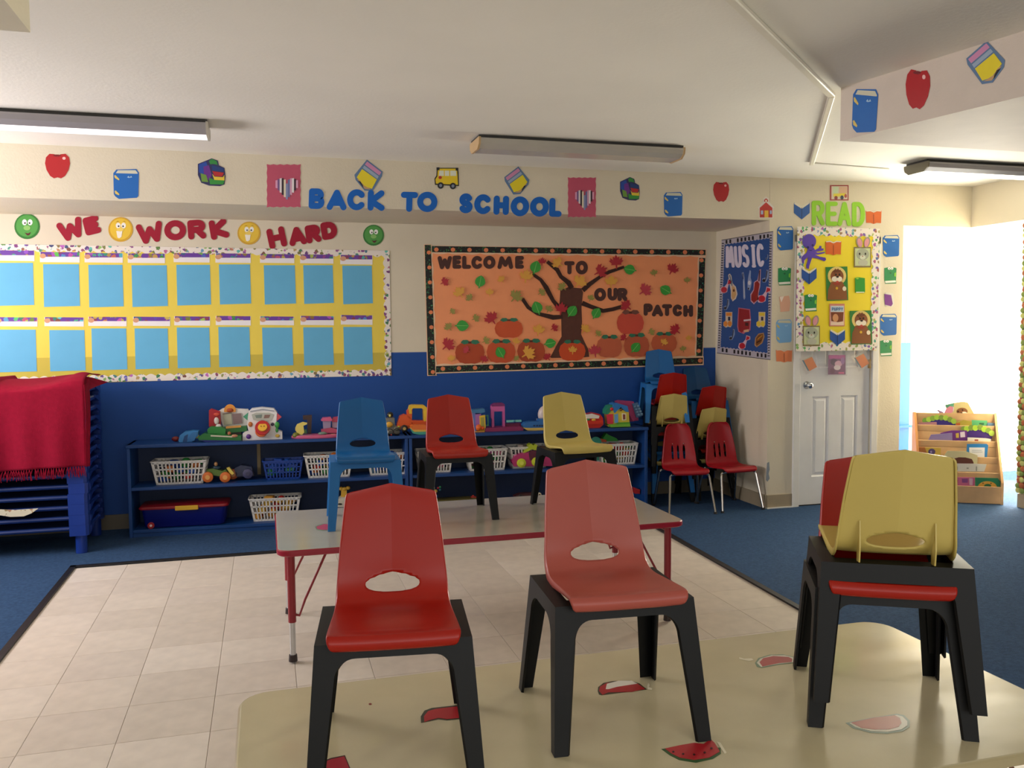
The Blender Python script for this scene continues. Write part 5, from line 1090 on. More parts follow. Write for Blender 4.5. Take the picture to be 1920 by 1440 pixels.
# ---- toys
def toy(name, label, u0, u1, d, zb=ST, group=None, dep=.1, cat='toy'):
    s0, _ = on_s(u0, 800, d); s1, _ = on_s(u1, 800, d)
    return thing(name, label, cat, Spt((s0+s1)/2, d, zb+.0006), SRZ, group)
def tl(t, u, v, d):      # pixel -> local coordinates of toy t at depth d
    p = on_plane(u, v, SP0-SN*d, SN)-Vector(t.location); return Vector((p.dot(SDIR), p.dot(-SN), p.z))
def tp(t, name, col, pts, d, th, f=None, rough=.35, label=None):
    pts = zz(f, pts) if f else pts; P_ = [tl(t, u, v, d) for u, v in pts]
    P_ = [(p.x, p.y, max(p.z, 0)) for p in P_]
    return obj(name, MB().prism(P_, (0, th, 0)), mat(col, rough) if isinstance(col, str) else col, t, label=label)
def tb(t, name, col, u, v, d, r, sc_=(1, 1, 1), f=None, rough=.35, n=14):
    u, v = f(u, v) if f else (u, v); p = tl(t, u, v, d); p.z = max(p.z, r*sc_[2])
    return obj(name, MB().ball(tuple(p), r, sc_, n, 9), mat(col, rough), t, smooth=True)
def tw(t, name, col, u, v, d, r, th, f=None, hub=None):
    u, v = f(u, v) if f else (u, v); p = tl(t, u, v, d); p.z = max(p.z, r)
    o = obj(name, MB().loft([[(p.x+rr_*math.cos(2*PI*k/20), p.y+yy, p.z+rr_*math.sin(2*PI*k/20)) for k in range(20)] for rr_, yy in ((r*.8, 0), (r, th*.15), (r, th*.85), (r*.8, th))]), mat(col, .5), t, smooth=True)
    if hub: obj('hub', MB().cyl((p.x, p.y-.003, p.z), (p.x, p.y+.01, p.z), r*.45, n=14), mat(hub, .35), o, smooth=True)
    return o
z5 = Z(420/1920, 220, 730); z6 = Z(440/1920, 520, 730); z7 = Z(400/1920, 860, 730); z9 = Z(220/1920, 540, 740)
# blue hand held toy
t = toy('toy_camera', 'light blue toy camera at the left end of the shelf top', 322, 374, .07)
tp(t, 'body', '3C8ACB', [(523, 440), (535, 395), (575, 365), (640, 355), (695, 358), (690, 400), (640, 480), (600, 490), (530, 470)], .07, .07, z5)
tp(t, 'dark_band', '1C4A80', [(575, 400), (605, 385), (598, 470), (560, 465)], .067, .076, z5)
tp(t, 'side_grip', '2F74B4', [(640, 370), (690, 362), (660, 440), (610, 480), (600, 430)], .064, .01, z5)
tb(t, 'lens', 'D8C878', 680, 402, .09, .017, (1, .6, 1), z5); tb(t, 'red_knob', '7A1E1E', 500, 442, .12, .02, (1.3, .8, .9), z5)
# green / blue play board
t = toy('play_board', 'flat green and blue toy piano board lying on the left shelf top', 372, 456, .03)
tp(t, 'base', '0C1E6E', [(700, 435), (1060, 440), (1070, 490), (760, 480)], .02, .13, z5)
tp(t, 'green_top', '1E6E2E', [(690, 410), (740, 380), (1060, 400), (1065, 445), (700, 440)], .025, .12, z5)
tp(t, 'white_bar', 'D8CDB8', [(800, 392), (985, 402), (985, 412), (800, 404)], .022, .02, z5); tb(t, 'figure', 'C8866A', 1005, 400, .03, .016, (1.4, .8, .7), z5); tb(t, 'figure', 'B86A4A', 960, 380, .06, .012, (1, 1, 1.3), z5); tb(t, 'figure', 'D8B08A', 750, 388, .05, .012, (1.3, 1, .8), z5)
# farm book set
t = toy('farm_playset', 'red white and green farm play set with an orange arch behind the green board', 390, 470, .15)
tp(t, 'back_wall', 'E2DFDA', [(860, 190), (900, 165), (960, 150), (1030, 165), (1120, 170), (1140, 200), (1110, 330), (905, 320), (880, 230)], .16, .03, z5)
tp(t, 'red_wall', 'B41E2C', [(785, 180), (805, 165), (880, 190), (890, 320), (785, 320)], .13, .03, z5)
tp(t, 'arch', 'E89A3C', [(915, 195)]+el(965, 180, 50, 52, 10, 0, PI, 2*PI)+[(1012, 195)], .15, .012, z5); tb(t, 'arch_light', 'B04A1E', 965, 180, .148, .019, (1.2, .5, .8), z5)
tp(t, 'window_page', 'B8B8A0', [(905, 215), (975, 205), (985, 300), (915, 305)], .15, .008, z5); tp(t, 'window_page', '8A7272', [(985, 210), (1060, 205), (1070, 290), (995, 300)], .15, .008, z5)
tp(t, 'window_frame', '6A5A4A', [(900, 208), (980, 200), (980, 206), (906, 214)], .147, .004, z5)
tp(t, 'green_hill', '2E8A3C', [(770, 345), (800, 320), (880, 320), (930, 345), (925, 385), (775, 380)], .08, .09, z5); tp(t, 'green_ground', '2A6E34', [(920, 330), (1110, 315), (1110, 360), (940, 375)], .1, .06, z5)
tb(t, 'figure', 'E8E2DC', 850, 270, .11, .017, (1, .9, 1.5), z5); tb(t, 'figure', 'E4E0E0', 868, 315, .1, .015, (1.3, .9, 1), z5); tb(t, 'red_flower', 'D8503C', 850, 215, .12, .014, (1.4, .5, .9), z5); tp(t, 'colour_tiles', 'D89A4A', [(930, 318), (1060, 308), (1060, 326), (930, 336)], .095, .01, z5); tp(t, 'base', '2A1A18', [(790, 380), (1060, 360), (1070, 440), (760, 440)], .11, .07, z5)
# driving toy
t = toy('driving_toy', 'white toy dashboard with a red steering wheel and a smiling yellow face', 455, 530, .05)
tp(t, 'dash_body', 'E6E4E2', [(1075, 380), (1095, 365), (1125, 360), (1110, 300), (1125, 190), (1150, 165), (1240, 155), (1340, 165), (1368, 200), (1362, 300), (1375, 350), (1412, 365), (1415, 440), (1400, 460), (1320, 458), (1300, 440), (1200, 440), (1185, 462), (1085, 465), (1072, 440)], .05, .07, z5)
tp(t, 'screen', 'B8BCB0', [(1150, 215), (1190, 200), (1300, 200), (1340, 215), (1320, 265), (1270, 275), (1240, 262), (1215, 275), (1165, 262)], .046, .006, z5); tp(t, 'screen_print', '7A8A80', [(1180, 222), (1240, 215), (1235, 245), (1190, 248)], .0445, .002, z5); tp(t, 'screen_print', '8A6A60', [(1262, 218), (1310, 218), (1300, 245), (1255, 248)], .0445, .002, z5); tp(t, 'top_trim', '9AA0AA', [(1140, 185), (1240, 168), (1345, 182), (1345, 190), (1240, 177), (1140, 194)], .046, .004, z5)
def disc(t, nm, col, x, y, d, r, th, f): 
    u, v = f(x, y); p = tl(t, u, v, d); return obj(nm, MB().cyl(tuple(p), (p.x, p.y-th, p.z+.004), r, r*.94, 26), mat(col, .3), t, smooth=True)
disc(t, 'column', 'D8601E', 1235, 360, .045, .042, .02, z5); disc(t, 'steering_wheel', 'C01818', 1245, 330, .03, .052, .02, z5); w_ = disc(t, 'face', 'F0B83A', 1245, 325, .0085, .032, .006, z5)
for ex in (-.01, .01):
    p = tl(t, *z5(1245, 320), .002); obj('eye', MB().ball((p.x+ex, p.y-.002, p.z+.004), .0035, (1, .5, 1.3), 8, 5), mat('8A3A14', .4), t)
p = tl(t, *z5(1245, 325), .001); obj('smile', MB().tube([(p.x+.016*math.cos(R(a)), p.y-.001, p.z+.004+.014*math.sin(R(a))) for a in range(205, 340, 15)], .0013, 5), mat('8A3A14', .4), t)
tp(t, 'green_button', '4AA07A', [(1078, 235), (1120, 200), (1122, 272)], .05, .03, z5); tp(t, 'red_button', 'C84A54', [(1370, 205), (1408, 238), (1366, 272)], .05, .03, z5); tb(t, 'purple_knob', '5A2E86', 1125, 405, .048, .017, (1, .5, 1), z5); tb(t, 'green_lever', '3CA04A', 1370, 305, .045, .014, (1.2, .8, 1.6), z5); tb(t, 'green_lever', '3CA04A', 1368, 350, .045, .011, (.9, .8, 1.6), z5); tb(t, 'orange_knob', 'C8783A', 1140, 300, .048, .015, (1, .6, 1.2), z5); tb(t, 'yellow_key', 'E0B84A', 1372, 398, .047, .013, (1.2, .4, .9), z5); tb(t, 'dark_knob', '4A3A5A', 1330, 300, .048, .012, (1, .6, 1), z5)
# pink park set
t = toy('park_playset', 'pink oval play set with a yellow crescent moon and a pink pavilion', 545, 650, .08)
s0 = tl(t, *z5(1490, 440), .08).x; s1 = -s0
obj('pink_base', MB().loft([[(s1*math.cos(2*PI*k/28)*q, .075*math.sin(2*PI*k/28)*q, z) for k in range(28)] for q, z in ((.97, 0), (1, .006), (.98, .018), (.9, .022))]), mat('C85A80', .4), t, smooth=True)
tp(t, 'yellow_moon', 'E2CF6A', [(1525, 330), (1540, 300), (1590, 280), (1628, 288), (1625, 300), (1595, 312), (1602, 370), (1585, 390), (1550, 385), (1525, 350)], .06, .02, z5)
tp(t, 'moon_stand', 'A8A03C', [(1535, 385), (1560, 380), (1560, 425), (1535, 425)], .065, .015, z5)
tp(t, 'brown_tower', '3C2420', [(1590, 225), (1668, 220), (1662, 378), (1630, 378), (1628, 262), (1592, 262)], .12, .03, z5); tp(t, 'grey_blocks', '9A8AA8', [(1565, 395), (1670, 392), (1672, 425), (1570, 428)], .03, .03, z5)
tp(t, 'green_bush', '4A7A44', [(1600, 350), (1620, 340), (1625, 380), (1600, 380)], .07, .02, z5)
tp(t, 'pavilion_roof', 'CC5A84', [(1745, 265), (1760, 245), (1830, 240), (1842, 262), (1835, 272), (1750, 272)], .09, .06, z5); tp(t, 'pavilion_wall', '9A8AA8', [(1760, 272), (1830, 272), (1828, 345), (1765, 345)], .1, .04, z5); tp(t, 'pavilion_roof', 'B83C5C', [(1835, 262), (1850, 242), (1900, 235), (1900, 280), (1840, 280)], .1, .05, z5); tp(t, 'pavilion_wall', 'A88AA0', [(1840, 280), (1900, 280), (1900, 330), (1842, 330)], .11, .04, z5)
tp(t, 'steps', 'B84868', [(1745, 345), (1830, 330), (1895, 345), (1895, 375), (1750, 372)], .08, .05, z5); tb(t, 'stones', '6E8A7A', 1760, 378, .05, .02, (1.6, 1, .6), z5); tb(t, 'sand_pit', 'E2BE8A', 1850, 398, .05, .024, (1.5, 1, .5), z5); tb(t, 'green_bush', '7A7A2A', 1530, 410, .06, .024, (1, 1, .9), z5)
# grey robot, black glasses toy
t = toy('toy_robot', 'grey toy robot with a yellow belly between the blue chair and the orange truck', 722, 752, .12)
tp(t, 'body', '7A786E', [(1590, 385), (1740, 375), (1752, 500), (1800, 530), (1820, 590), (1600, 600)], .12, .05, z9); tb(t, 'belly', 'DFA83A', 1658, 490, .115, .021, (1.2, .6, 1), z9); tb(t, 'head', '2A2C20', 1670, 330, .13, .018, (1.3, 1, 1.2), z9); tb(t, 'nose', 'D8C860', 1668, 345, .112, .008, (1, 1, 1.4), z9); tp(t, 'foot', '58564E', [(1590, 600), (1820, 590), (1830, 640), (1590, 640)], .1, .08, z9); tb(t, 'arm', '6A6A5A', 1780, 555, .11, .016, (1.4, .8, 1), z9)
t = toy('toy_glasses', 'black and red toy glasses on the shelf top behind the blue chair', 724, 752, .04)
tp(t, 'red_tray', '8E1E28', [(1625, 690), (1820, 690), (1830, 715), (1640, 735)], .02, .06, z9)
for x in (1665, 1780):
    p = tl(t, *z9(x, 665), .05); obj('lens_ring', MB().tube([(p.x+.024*math.cos(2*PI*k/16), p.y, max(.026, p.z)+.021*math.sin(2*PI*k/16)) for k in range(17)], .003, 6), mat('1A1416', .4), t)
tp(t, 'white_blade', 'D8D8D0', [(1600, 600), (1650, 600), (1640, 625), (1610, 645)], .045, .008, z9); tp(t, 'bridge', 'C03034', [(1680, 650), (1698, 650), (1700, 710), (1682, 710)], .04, .012, z9)
# orange truck and boat
t = toy('toy_truck', 'orange toy truck with a yellow framed cab right of the blue chair', 742, 802, .12)
tp(t, 'bonnet', 'DE5A1E', [(985, 270), (1005, 220), (1040, 205), (1075, 215), (1100, 250), (1100, 320), (1000, 330), (975, 305)], .12, .07, z6); tp(t, 'cab_post', 'DE5A1E', [(1062, 180), (1090, 150), (1105, 165), (1100, 250), (1065, 230)], .12, .07, z6)
tp(t, 'cab_frame', 'E8BE2E', [(1075, 170), (1085, 135), (1110, 128), (1200, 130), (1225, 150), (1228, 260), (1200, 262), (1195, 165), (1180, 155), (1110, 155), (1098, 170), (1102, 200), (1080, 200)], .115, .08, z6)
tp(t, 'bed', 'D8541C', [(1100, 255), (1225, 258), (1235, 300), (1110, 320)], .12, .07, z6); tw(t, 'wheel', '241E1C', 1040, 322, .1, .026, .025, z6, 'C8A860'); tw(t, 'wheel', '241E1C', 1200, 322, .1, .024, .025, z6, 'C8A860'); tb(t, 'lamp', 'C8C03C', 995, 305, .11, .01, (1, .6, .7), z6)
t = toy('toy_boat', 'orange topped toy boat with a green hull beside the orange truck', 770, 806, .03)
tp(t, 'hull', '4AA890', [(1088, 320), (1240, 322), (1240, 370), (1160, 378), (1110, 360)], .03, .06, z6); tp(t, 'yellow_band', 'E0B84A', [(1085, 315), (1242, 318), (1242, 345), (1120, 348)], .027, .066, z6); tp(t, 'orange_deck', 'E0702A', [(1088, 305), (1110, 292), (1200, 290), (1242, 305), (1242, 332), (1105, 330)], .025, .07, z6)
# tower house
t = toy('toy_playhouse', 'multicoloured toy house with a yellow door right of the red chair', 884, 918, .08)
tp(t, 'wall', '6A7AB8', [(120, 210), (150, 205), (160, 380), (125, 390), (110, 300)], .08, .06, z7); tp(t, 'wall', 'A86AB0', [(150, 225), (200, 220), (205, 340), (155, 340)], .075, .06, z7); tp(t, 'roof', '3C7AA8', [(112, 195), (140, 185), (232, 175), (238, 205), (200, 215), (120, 212)], .07, .08, z7); tp(t, 'door_frame', 'E6C034', [(188, 240), (238, 232), (245, 370), (195, 375)], .065, .02, z7); tp(t, 'doorway', 'A8A04A', [(198, 255), (228, 250), (232, 350), (203, 352)], .063, .004, z7); tp(t, 'green_frame', '3A8A6A', [(238, 235), (268, 232), (270, 330), (248, 330), (246, 320), (260, 318), (258, 245), (240, 245)], .08, .015, z7); tb(t, 'orange_ball', 'E86A1E', 180, 345, .06, .022, (1, .8, 1.1), z7); tb(t, 'orange_ball', 'E8581A', 215, 350, .058, .014, (1, .8, 1), z7); tp(t, 'base', 'E09A2C', [(150, 380), (235, 375), (235, 395), (155, 402)], .055, .06, z7)
# pink tower on magenta base
t = toy('toy_archway', 'pink toy archway with a purple roof on a magenta base', 918, 984, .09)
tp(t, 'arch', 'C85AA0', [(292, 150), (415, 150), (418, 340), (398, 342), (396, 200), (385, 198), (320, 200), (318, 255), (322, 340), (300, 342), (300, 270), (292, 255)], .11, .03, z7); tp(t, 'roof', '7A1E66', [(298, 140), (325, 125), (395, 122), (415, 135), (415, 150), (298, 152)], .105, .045, z7); tp(t, 'base', '8E2458', [(236, 350), (560, 335), (585, 350), (582, 372), (240, 382)], .06, .12, z7); tp(t, 'base_step', '7A1A4A', [(425, 310), (560, 305), (565, 335), (425, 340)], .13, .05, z7)
t = toy('teal_bar', 'small pale teal plastic bar on the magenta toy base', 950, 978, .05); t.location.z += .028
tp(t, 'bar', '7ACCC0', [(432, 278), (565, 275), (565, 292), (432, 298)], .10, .012, z7); tb(t, 'bead', '4A9AAA', 500, 285, .10, .008, (1.4, 1, 1.2), z7)
# plane / boat
t = toy('toy_train', 'rounded blue toy bullet train with a yellow underside left of the yellow chair', 980, 1032, .05)
tp(t, 'body', '2A6AAE', [(578, 325), (600, 300), (650, 290), (715, 290), (735, 268), (820, 262), (860, 290), (865, 345), (640, 350), (590, 345)], .04, .07, z7); tp(t, 'underside', 'D8B85A', [(580, 345), (640, 348), (865, 342), (860, 370), (680, 378), (620, 370)], .037, .076, z7)
for x in (680, 706, 730, 752): tp(t, 'window', '10305A', [(x-8, 320), (x+8, 319), (x+8, 334), (x-8, 335)], .0385, .003, z7)
t = toy('toy_globe', 'pale rounded toy half hidden by the yellow chair', 1005, 1034, .13)
tb(t, 'dome', 'D8C8C4', 775, 225, .14, .055, (1, .7, 1.2), z7); tp(t, 'base', 'C8B8B4', [(715, 270), (830, 270), (835, 330), (720, 330)], .12, .06, z7)
# red round toy
t = toy('toy_telephone', 'red and white rounded toy right of the yellow chair', 1094, 1134, .07)
tp(t, 'body', 'C8281E', [(1140, 240), (1160, 225), (1220, 212), (1275, 225), (1300, 260), (1302, 320), (1270, 345), (1140, 350)], .07, .08, z7); tp(t, 'top_panel', 'EDE6D8', [(1142, 230), (1200, 218), (1268, 238), (1262, 262), (1142, 262)], .065, .03, z7); tb(t, 'yellow_button', 'E6B83A', 1215, 275, .066, .012, (1.4, .4, .8), z7); tb(t, 'green_button', '3A8A4A', 1168, 272, .066, .010, (1.2, .4, .8), z7); tp(t, 'red_frame', 'D8341E', [(1142, 285), (1302, 282), (1302, 312), (1142, 316)], .064, .01, z7)
# little house
t = toy('toy_house', 'colourful toy house with a blue roof and a red heart on the shelf top', 1138, 1182, .05)
tp(t, 'wall', 'E0C84A', [(1340, 180), (1400, 165), (1530, 200), (1540, 330), (1350, 335)], .06, .09, z7); tp(t, 'roof', '2E78C0', [(1380, 165), (1395, 130), (1420, 122), (1520, 150), (1532, 205), (1500, 200), (1460, 160), (1405, 215)], .05, .1, z7); tp(t, 'side_roof', '2A8A6A', [(1325, 190), (1350, 150), (1385, 140), (1400, 160), (1345, 225), (1325, 225)], .055, .08, z7); tb(t, 'heart', 'D82A2E', 1378, 178, .05, .013, (1.1, .4, 1), z7); tp(t, 'door', 'D8344A', [(1332, 225), (1390, 222), (1392, 310), (1342, 312)], .055, .01, z7); tp(t, 'blue_door', '6EA8DC', [(1402, 225), (1435, 220), (1436, 300), (1404, 304)], .055, .01, z7); tp(t, 'window', 'F0E8D0', [(1470, 215), (1508, 218), (1508, 278), (1474, 280)], .055, .01, z7); tp(t, 'window_pane', '8A4A3A', [(1478, 224), (1500, 226), (1500, 270), (1480, 272)], .053, .004, z7); tb(t, 'emblem', '7A4A1E', 1462, 185, .048, .010, (1, .5, 1), z7); tp(t, 'base', '7ABA3C', [(1350, 318), (1540, 312), (1548, 335), (1370, 342)], .035, .12, z7); tp(t, 'grass', '58A032', [(1440, 300), (1540, 296), (1545, 318), (1400, 322)], .045, .02, z7)
t = toy('toy_phone_house', 'pink toy house tilted beside a blue keypad at the right end of the shelf', 1160, 1206, .17)
tp(t, 'pink_wall', 'A83A6E', [(1420, 110), (1450, 100), (1575, 110), (1610, 250), (1570, 290), (1520, 200), (1430, 130)], .15, .05, z7); tp(t, 'pink_body', '983060', [(1530, 150), (1600, 140), (1620, 280), (1545, 290)], .16, .05, z7); tp(t, 'keypad', '4A6E96', [(1562, 130), (1612, 118), (1660, 235), (1600, 255)], .14, .02, z7)
for i in range(2):
    for j in range(4): tp(t, 'key', '7AA0C0', [(1576+i*28+j*11, 150+j*24-i*5), (1594+i*28+j*11, 146+j*24-i*5), (1598+i*28+j*11, 160+j*24-i*5), (1580+i*28+j*11, 164+j*24-i*5)], .137, .004, z7)
# middle shelf toys
t = toy('toy_tractor', 'green toy tractor with big orange wheels on the middle shelf', 378, 446, .06, SMID)
tp(t, 'body', '5A7A2E', [(760, 690), (820, 680), (900, 700), (930, 690), (950, 720), (870, 745), (780, 730)], .08, .05, z5); tw(t, 'wheel', 'D8702A', 773, 755, .05, .036, .03, z5, 'E8A85A'); tw(t, 'wheel', 'D8702A', 923, 755, .05, .036, .03, z5, 'E8A85A'); tw(t, 'wheel', 'B85A2A', 990, 730, .12, .036, .03, z5, 'C88A4A'); tp(t, 'yellow_bar', 'E0CC5A', [(935, 675), (960, 668), (1000, 720), (985, 735), (965, 720)], .075, .03, z5); tb(t, 'driver', 'B88A5A', 845, 640, .1, .013, (1, 1, 1.2), z5); tb(t, 'driver_body', '1E3A4A', 850, 672, .1, .018, (1.6, 1, .9), z5)
t = toy('toy_wagon', 'dark blue grey toy wagon behind the orange wheeled tractor', 440, 478, .11, SMID)
tp(t, 'body', '2A3454', [(1000, 680), (1060, 650), (1150, 665), (1170, 740), (1020, 750)], .12, .07, z5); tw(t, 'wheel', '4A4A6E', 1118, 725, .10, .034, .03, z5, '3A3A5A'); tw(t, 'wheel', '2E2E4A', 1040, 730, .16, .03, .03, z5)
t = toy('toy_car', 'pink toy car with lime green wheels and roof on the middle shelf', 958, 1030, .05, SMID)
tp(t, 'body', 'B42E6A', [(480, 650), (500, 605), (560, 575), (640, 565), (720, 560), (820, 565), (850, 620), (845, 690), (500, 695)], .06, .07, z7); tp(t, 'roof', 'B6C62C', [(580, 580), (600, 545), (630, 530), (630, 500), (650, 488), (672, 505), (690, 492), (710, 505), (735, 545), (760, 570), (740, 572), (700, 548), (660, 540), (620, 560)], .06, .06, z7); tp(t, 'doorway', '5A1030', [(630, 575), (650, 550), (700, 550), (715, 580), (700, 640), (640, 640)], .058, .004, z7)
tw(t, 'wheel', 'C2CC2A', 568, 665, .04, .034, .025, z7, 'E0E45A'); tw(t, 'wheel', 'C2CC2A', 700, 655, .04, .034, .025, z7, 'E0E45A'); tb(t, 'headlamp', 'D86A9A', 515, 600, .07, .014, (1.2, .6, .8), z7)
t = toy('toy_disc', 'teal round toy leaning between the yellow chair and the right basket', 1098, 1126, .05, SMID)
tw(t, 'disc', '2A8A72', 1236, 480, .06, .045, .012, z7); tp(t, 'stand', '2A7A62', [(1215, 500), (1255, 500), (1265, 640), (1205, 640)], .075, .03, z7); 
t = toy('toy_dinosaur', 'green and orange plastic dinosaur heaped on the right white basket', 1126, 1160, .13, SMID); t.location.z += .1
tp(t, 'body', '2E8A2E', [(1290, 470), (1300, 440), (1330, 395), (1350, 410), (1420, 440), (1440, 465)], .1, .05, z7); tp(t, 'crest', 'C8542A', [(1225, 470), (1240, 435), (1280, 445), (1330, 455), (1330, 475)], .09, .04, z7)
# bottom shelf
t = toy('storage_bin', 'dark blue storage bin with a red lid and yellow latch on the bottom shelf', 250, 428, .03, SBOT, cat='storage bin')
w_ = tl(t, 428, 940, .03).x; h_ = .150
def rr4(hx, hy, z, r_=.03):
    o = []
    for sx, sy, a0 in ((1, -1, -90), (1, 1, 0), (-1, 1, 90), (-1, -1, 180)):
        for i in range(5): a = R(a0+22.5*i); o.append((sx*(hx-r_)+r_*math.cos(a), sy*(hy-r_)+r_*math.sin(a)+.105, z))
    return o
obj('tub', MB().loft([rr4(w_-.04, .095, .004), rr4(w_-.03, .1, .012), rr4(w_-.014, .108, h_*.9)]), mat('0A1470', .35), t, smooth=True)
obj('lid', MB().loft([rr4(w_, .122, h_*.88), rr4(w_+.002, .124, h_*.93), rr4(w_-.004, .12, h_), rr4(w_-.05, .09, h_+.006)]), mat('8E1420', .35), t, smooth=True)
obj('latch', MB().rbox((.02, -.022, h_*.90), (.15, .014, .032), .004), mat('E0B02A', .4), t)
p = tl(t, 283, 982, .03); obj('wheel', MB().cyl((p.x, -.004, .022), (p.x, .02, .022), .022, n=18), mat('A81E24', .4), t, smooth=True); obj('axle_cap', MB().cyl((p.x, -.008, .022), (p.x, 0, .022), .008, n=10), mat('E8D8D8', .4), t)
z66 = Z(320/1920, 600, 860)
t = toy('toy_phone', 'yellow and white toy telephone on the bottom shelf behind the blue chair', 632, 662, .06, SBOT)
tp(t, 'neck', 'E0B03A', [(240, 350), (300, 350), (305, 440), (235, 440)], .08, .03, z66); tb(t, 'ear', 'E0B03A', 238, 338, .09, .014, (1.2, 1, 1), z66); tb(t, 'ear', 'E0B03A', 315, 330, .09, .014, (1.2, 1, 1), z66); tb(t, 'head', 'E0B03A', 275, 340, .09, .018, (1.2, 1, .8), z66); tp(t, 'base', 'D8D2BE', [(190, 470), (235, 435), (320, 435), (340, 490), (330, 545), (190, 545)], .06, .07, z66); tp(t, 'dial', '1E1A1A', el(225, 512, 26, 10, 12), .056, .006, z66)
t = toy('yellow_tray', 'long shallow yellow tray on the bottom shelf behind the red chair', 812, 900, .02, SBOT)
tp(t, 'front_rim', 'D8C43A', [(1300, 488), (1785, 462), (1785, 485), (1305, 512)], .02, .012, z66); tp(t, 'tray_floor', '5A521E', [(1300, 470), (1785, 445), (1785, 465), (1305, 490)], .04, .1, z66)
t = toy('bead_figure', 'small figure of coloured beads on the bottom shelf left of the tray', 812, 830, .05, SBOT)
for x, y, c_, r_ in ((1302, 365, 'E0B050', .013), (1330, 330, 'A82A3A', .009), (1352, 320, '2E8A5A', .009), (1300, 400, 'A82438', .011), (1350, 350, '2A6A7A', .008), (1310, 425, '2A4A8A', .012)): tb(t, 'bead', c_, x, y, .07, r_, f=z66)
obj('stem', MB().cyl((.0, .02, 0), (.0, .02, .09), .005, n=8), mat('2A4A8A', .4), t)
t = toy('red_block', 'small red block at the end of the yellow tray', 880, 900, .06, SBOT); tp(t, 'block', 'A82A24', [(1700, 440), (1720, 420), (1745, 425), (1780, 435), (1780, 470), (1700, 475)], .07, .03, z66); tp(t, 'peg', 'C23A30', [(1716, 412), (1732, 412), (1732, 430), (1716, 430)], .075, .014, z66)
t = toy('red_box', 'red box at the right end of the bottom shelf', 1185, 1200, .06, SBOT); tp(t, 'box', 'B42424', [(1590, 895), (1630, 910), (1632, 940), (1590, 940)], .08, .06, z7); tp(t, 'lid', 'C83030', [(1586, 888), (1634, 904), (1634, 912), (1588, 897)], .076, .068, z7)
t = toy('dark_toy_car', 'dark red toy car with a pale wheel on the bottom shelf behind the yellow chair', 965, 1020, .06, SBOT); tp(t, 'body', '4A2020', [(500, 965), (560, 940), (700, 935), (740, 960), (735, 975), (510, 978)], .06, .06, z7); tw(t, 'wheel', 'D8CDB0', 728, 950, .05, .016, .02, z7, '3A2A20'); tw(t, 'wheel', '2A1A18', 560, 965, .05, .016, .02, z7)

# ------------------------------------------------------------------ stack of cots and red blanket
CX1 = -1.098; CX0 = -2.42; CY0, CY1 = 5.885, 6.46; NC = 14; CZ0 = .155; PZ = (1.02-CZ0)/(NC-1)
cot_b = mat('12368E', .4); cot_d = mat('0C2B6A', .5)
def cot_parts():
    t = thing('stacking_cot', 'x', 'cot', ((CX0+CX1)/2, (CY0+CY1)/2, CZ0), group='stack of blue nap cots'); hx, hy = (CX1-CX0)/2, (CY1-CY0)/2
    for sy in (-1, 1):
        obj('side_rail', MB().tube([(-hx+.1, sy*(hy-.02), .012), (hx-.1, sy*(hy-.02), .012)], .013, 8), cot_d, t, smooth=True)
    for sx in (-1, 1):
        # moulded end: bar with hollow plus two corner blocks
        obj('end_bar', MB().rbox((sx*(hx-.022), 0, .008), (.036, hy*1.35, .030), .008), cot_b, t)
        for sy in (-1, 1):
            obj('corner_block', MB().loft([[(sx*(hx-.11*a), sy*(hy-.075*b), z) for a, b in ((0, .2), (0, 1), (.35, 1), (1, .55), (1, 0), (.15, 0))] for z in (-.0328, .0332)]), cot_b, t)
            # slanted ledge seen on the end face
            obj('ledge', MB().prism([(sx*(hx-.03), sy*(hy-.075), -.022), (sx*(hx-.03), sy*(hy-.19), .006), (sx*(hx-.03), sy*(hy-.19), .022), (sx*(hx-.03), sy*(hy-.075), .018)], (sx*.034, 0, 0)), cot_b, t)
    obj('fabric_bed', MB().box((0, 0, .014), (2*hx-.13, 2*hy-.06, .004)), mat('0E3372', .8), t)
    return t
ct = cot_parts(); names = ['bottom', 'second from the bottom', 'third from the bottom', 'fourth from the bottom', 'fifth from the bottom', 'sixth from the bottom', 'seventh from the bottom', 'seventh from the top', 'sixth from the top', 'fifth from the top', 'fourth from the top', 'third from the top', 'second from the top', 'topmost']
for i in range(NC):
    c_ = ct if i == 0 else copy_tree(ct)
    if i: c_.location.z = CZ0+i*PZ; c_.location.x += random.uniform(-.004, .004)
    c_['label'] = 'blue plastic nap cot, %s in the stack at the left' % names[i]
hx, hy = (CX1-CX0)/2, (CY1-CY0)/2
for sx in (-1, 1):
    for sy in (-1, 1): obj('leg', MB().loft([[(sx*(hx-.052)+.034*math.cos(2*PI*k/14), sy*(hy-.045)+.03*math.sin(2*PI*k/14), z) for k in range(14)] for z in (-CZ0+.0065, -.02)]), cot_b, ct, smooth=True)
# patterned sheet scrap hanging between the cots
p0 = ony(0, 958, CY0-.012)
sc0 = [ony(u, v, CY0-.014) for u, v in [(-40, 950), (0, 955), (30, 956), (72, 953), (60, 962), (45, 968), (20, 969), (0, 966), (-40, 958)]]
b_ = Vector((sc0[3].x, sc0[3].y, sc0[5].z)); mb = MB().prism(sc0, (0, -.003, 0)); mb.v = [tuple(Vector(v)-b_) for v in mb.v]
o = obj('patterned_sheet', mb, print_mat('animal_print_fabric', 'E4DCC0', 26, .4, .7, .6, hue=(.04, .12)), None); o.location = b_; tag(o, 'cream sheet with a small orange animal print showing between the cots', 'sheet')
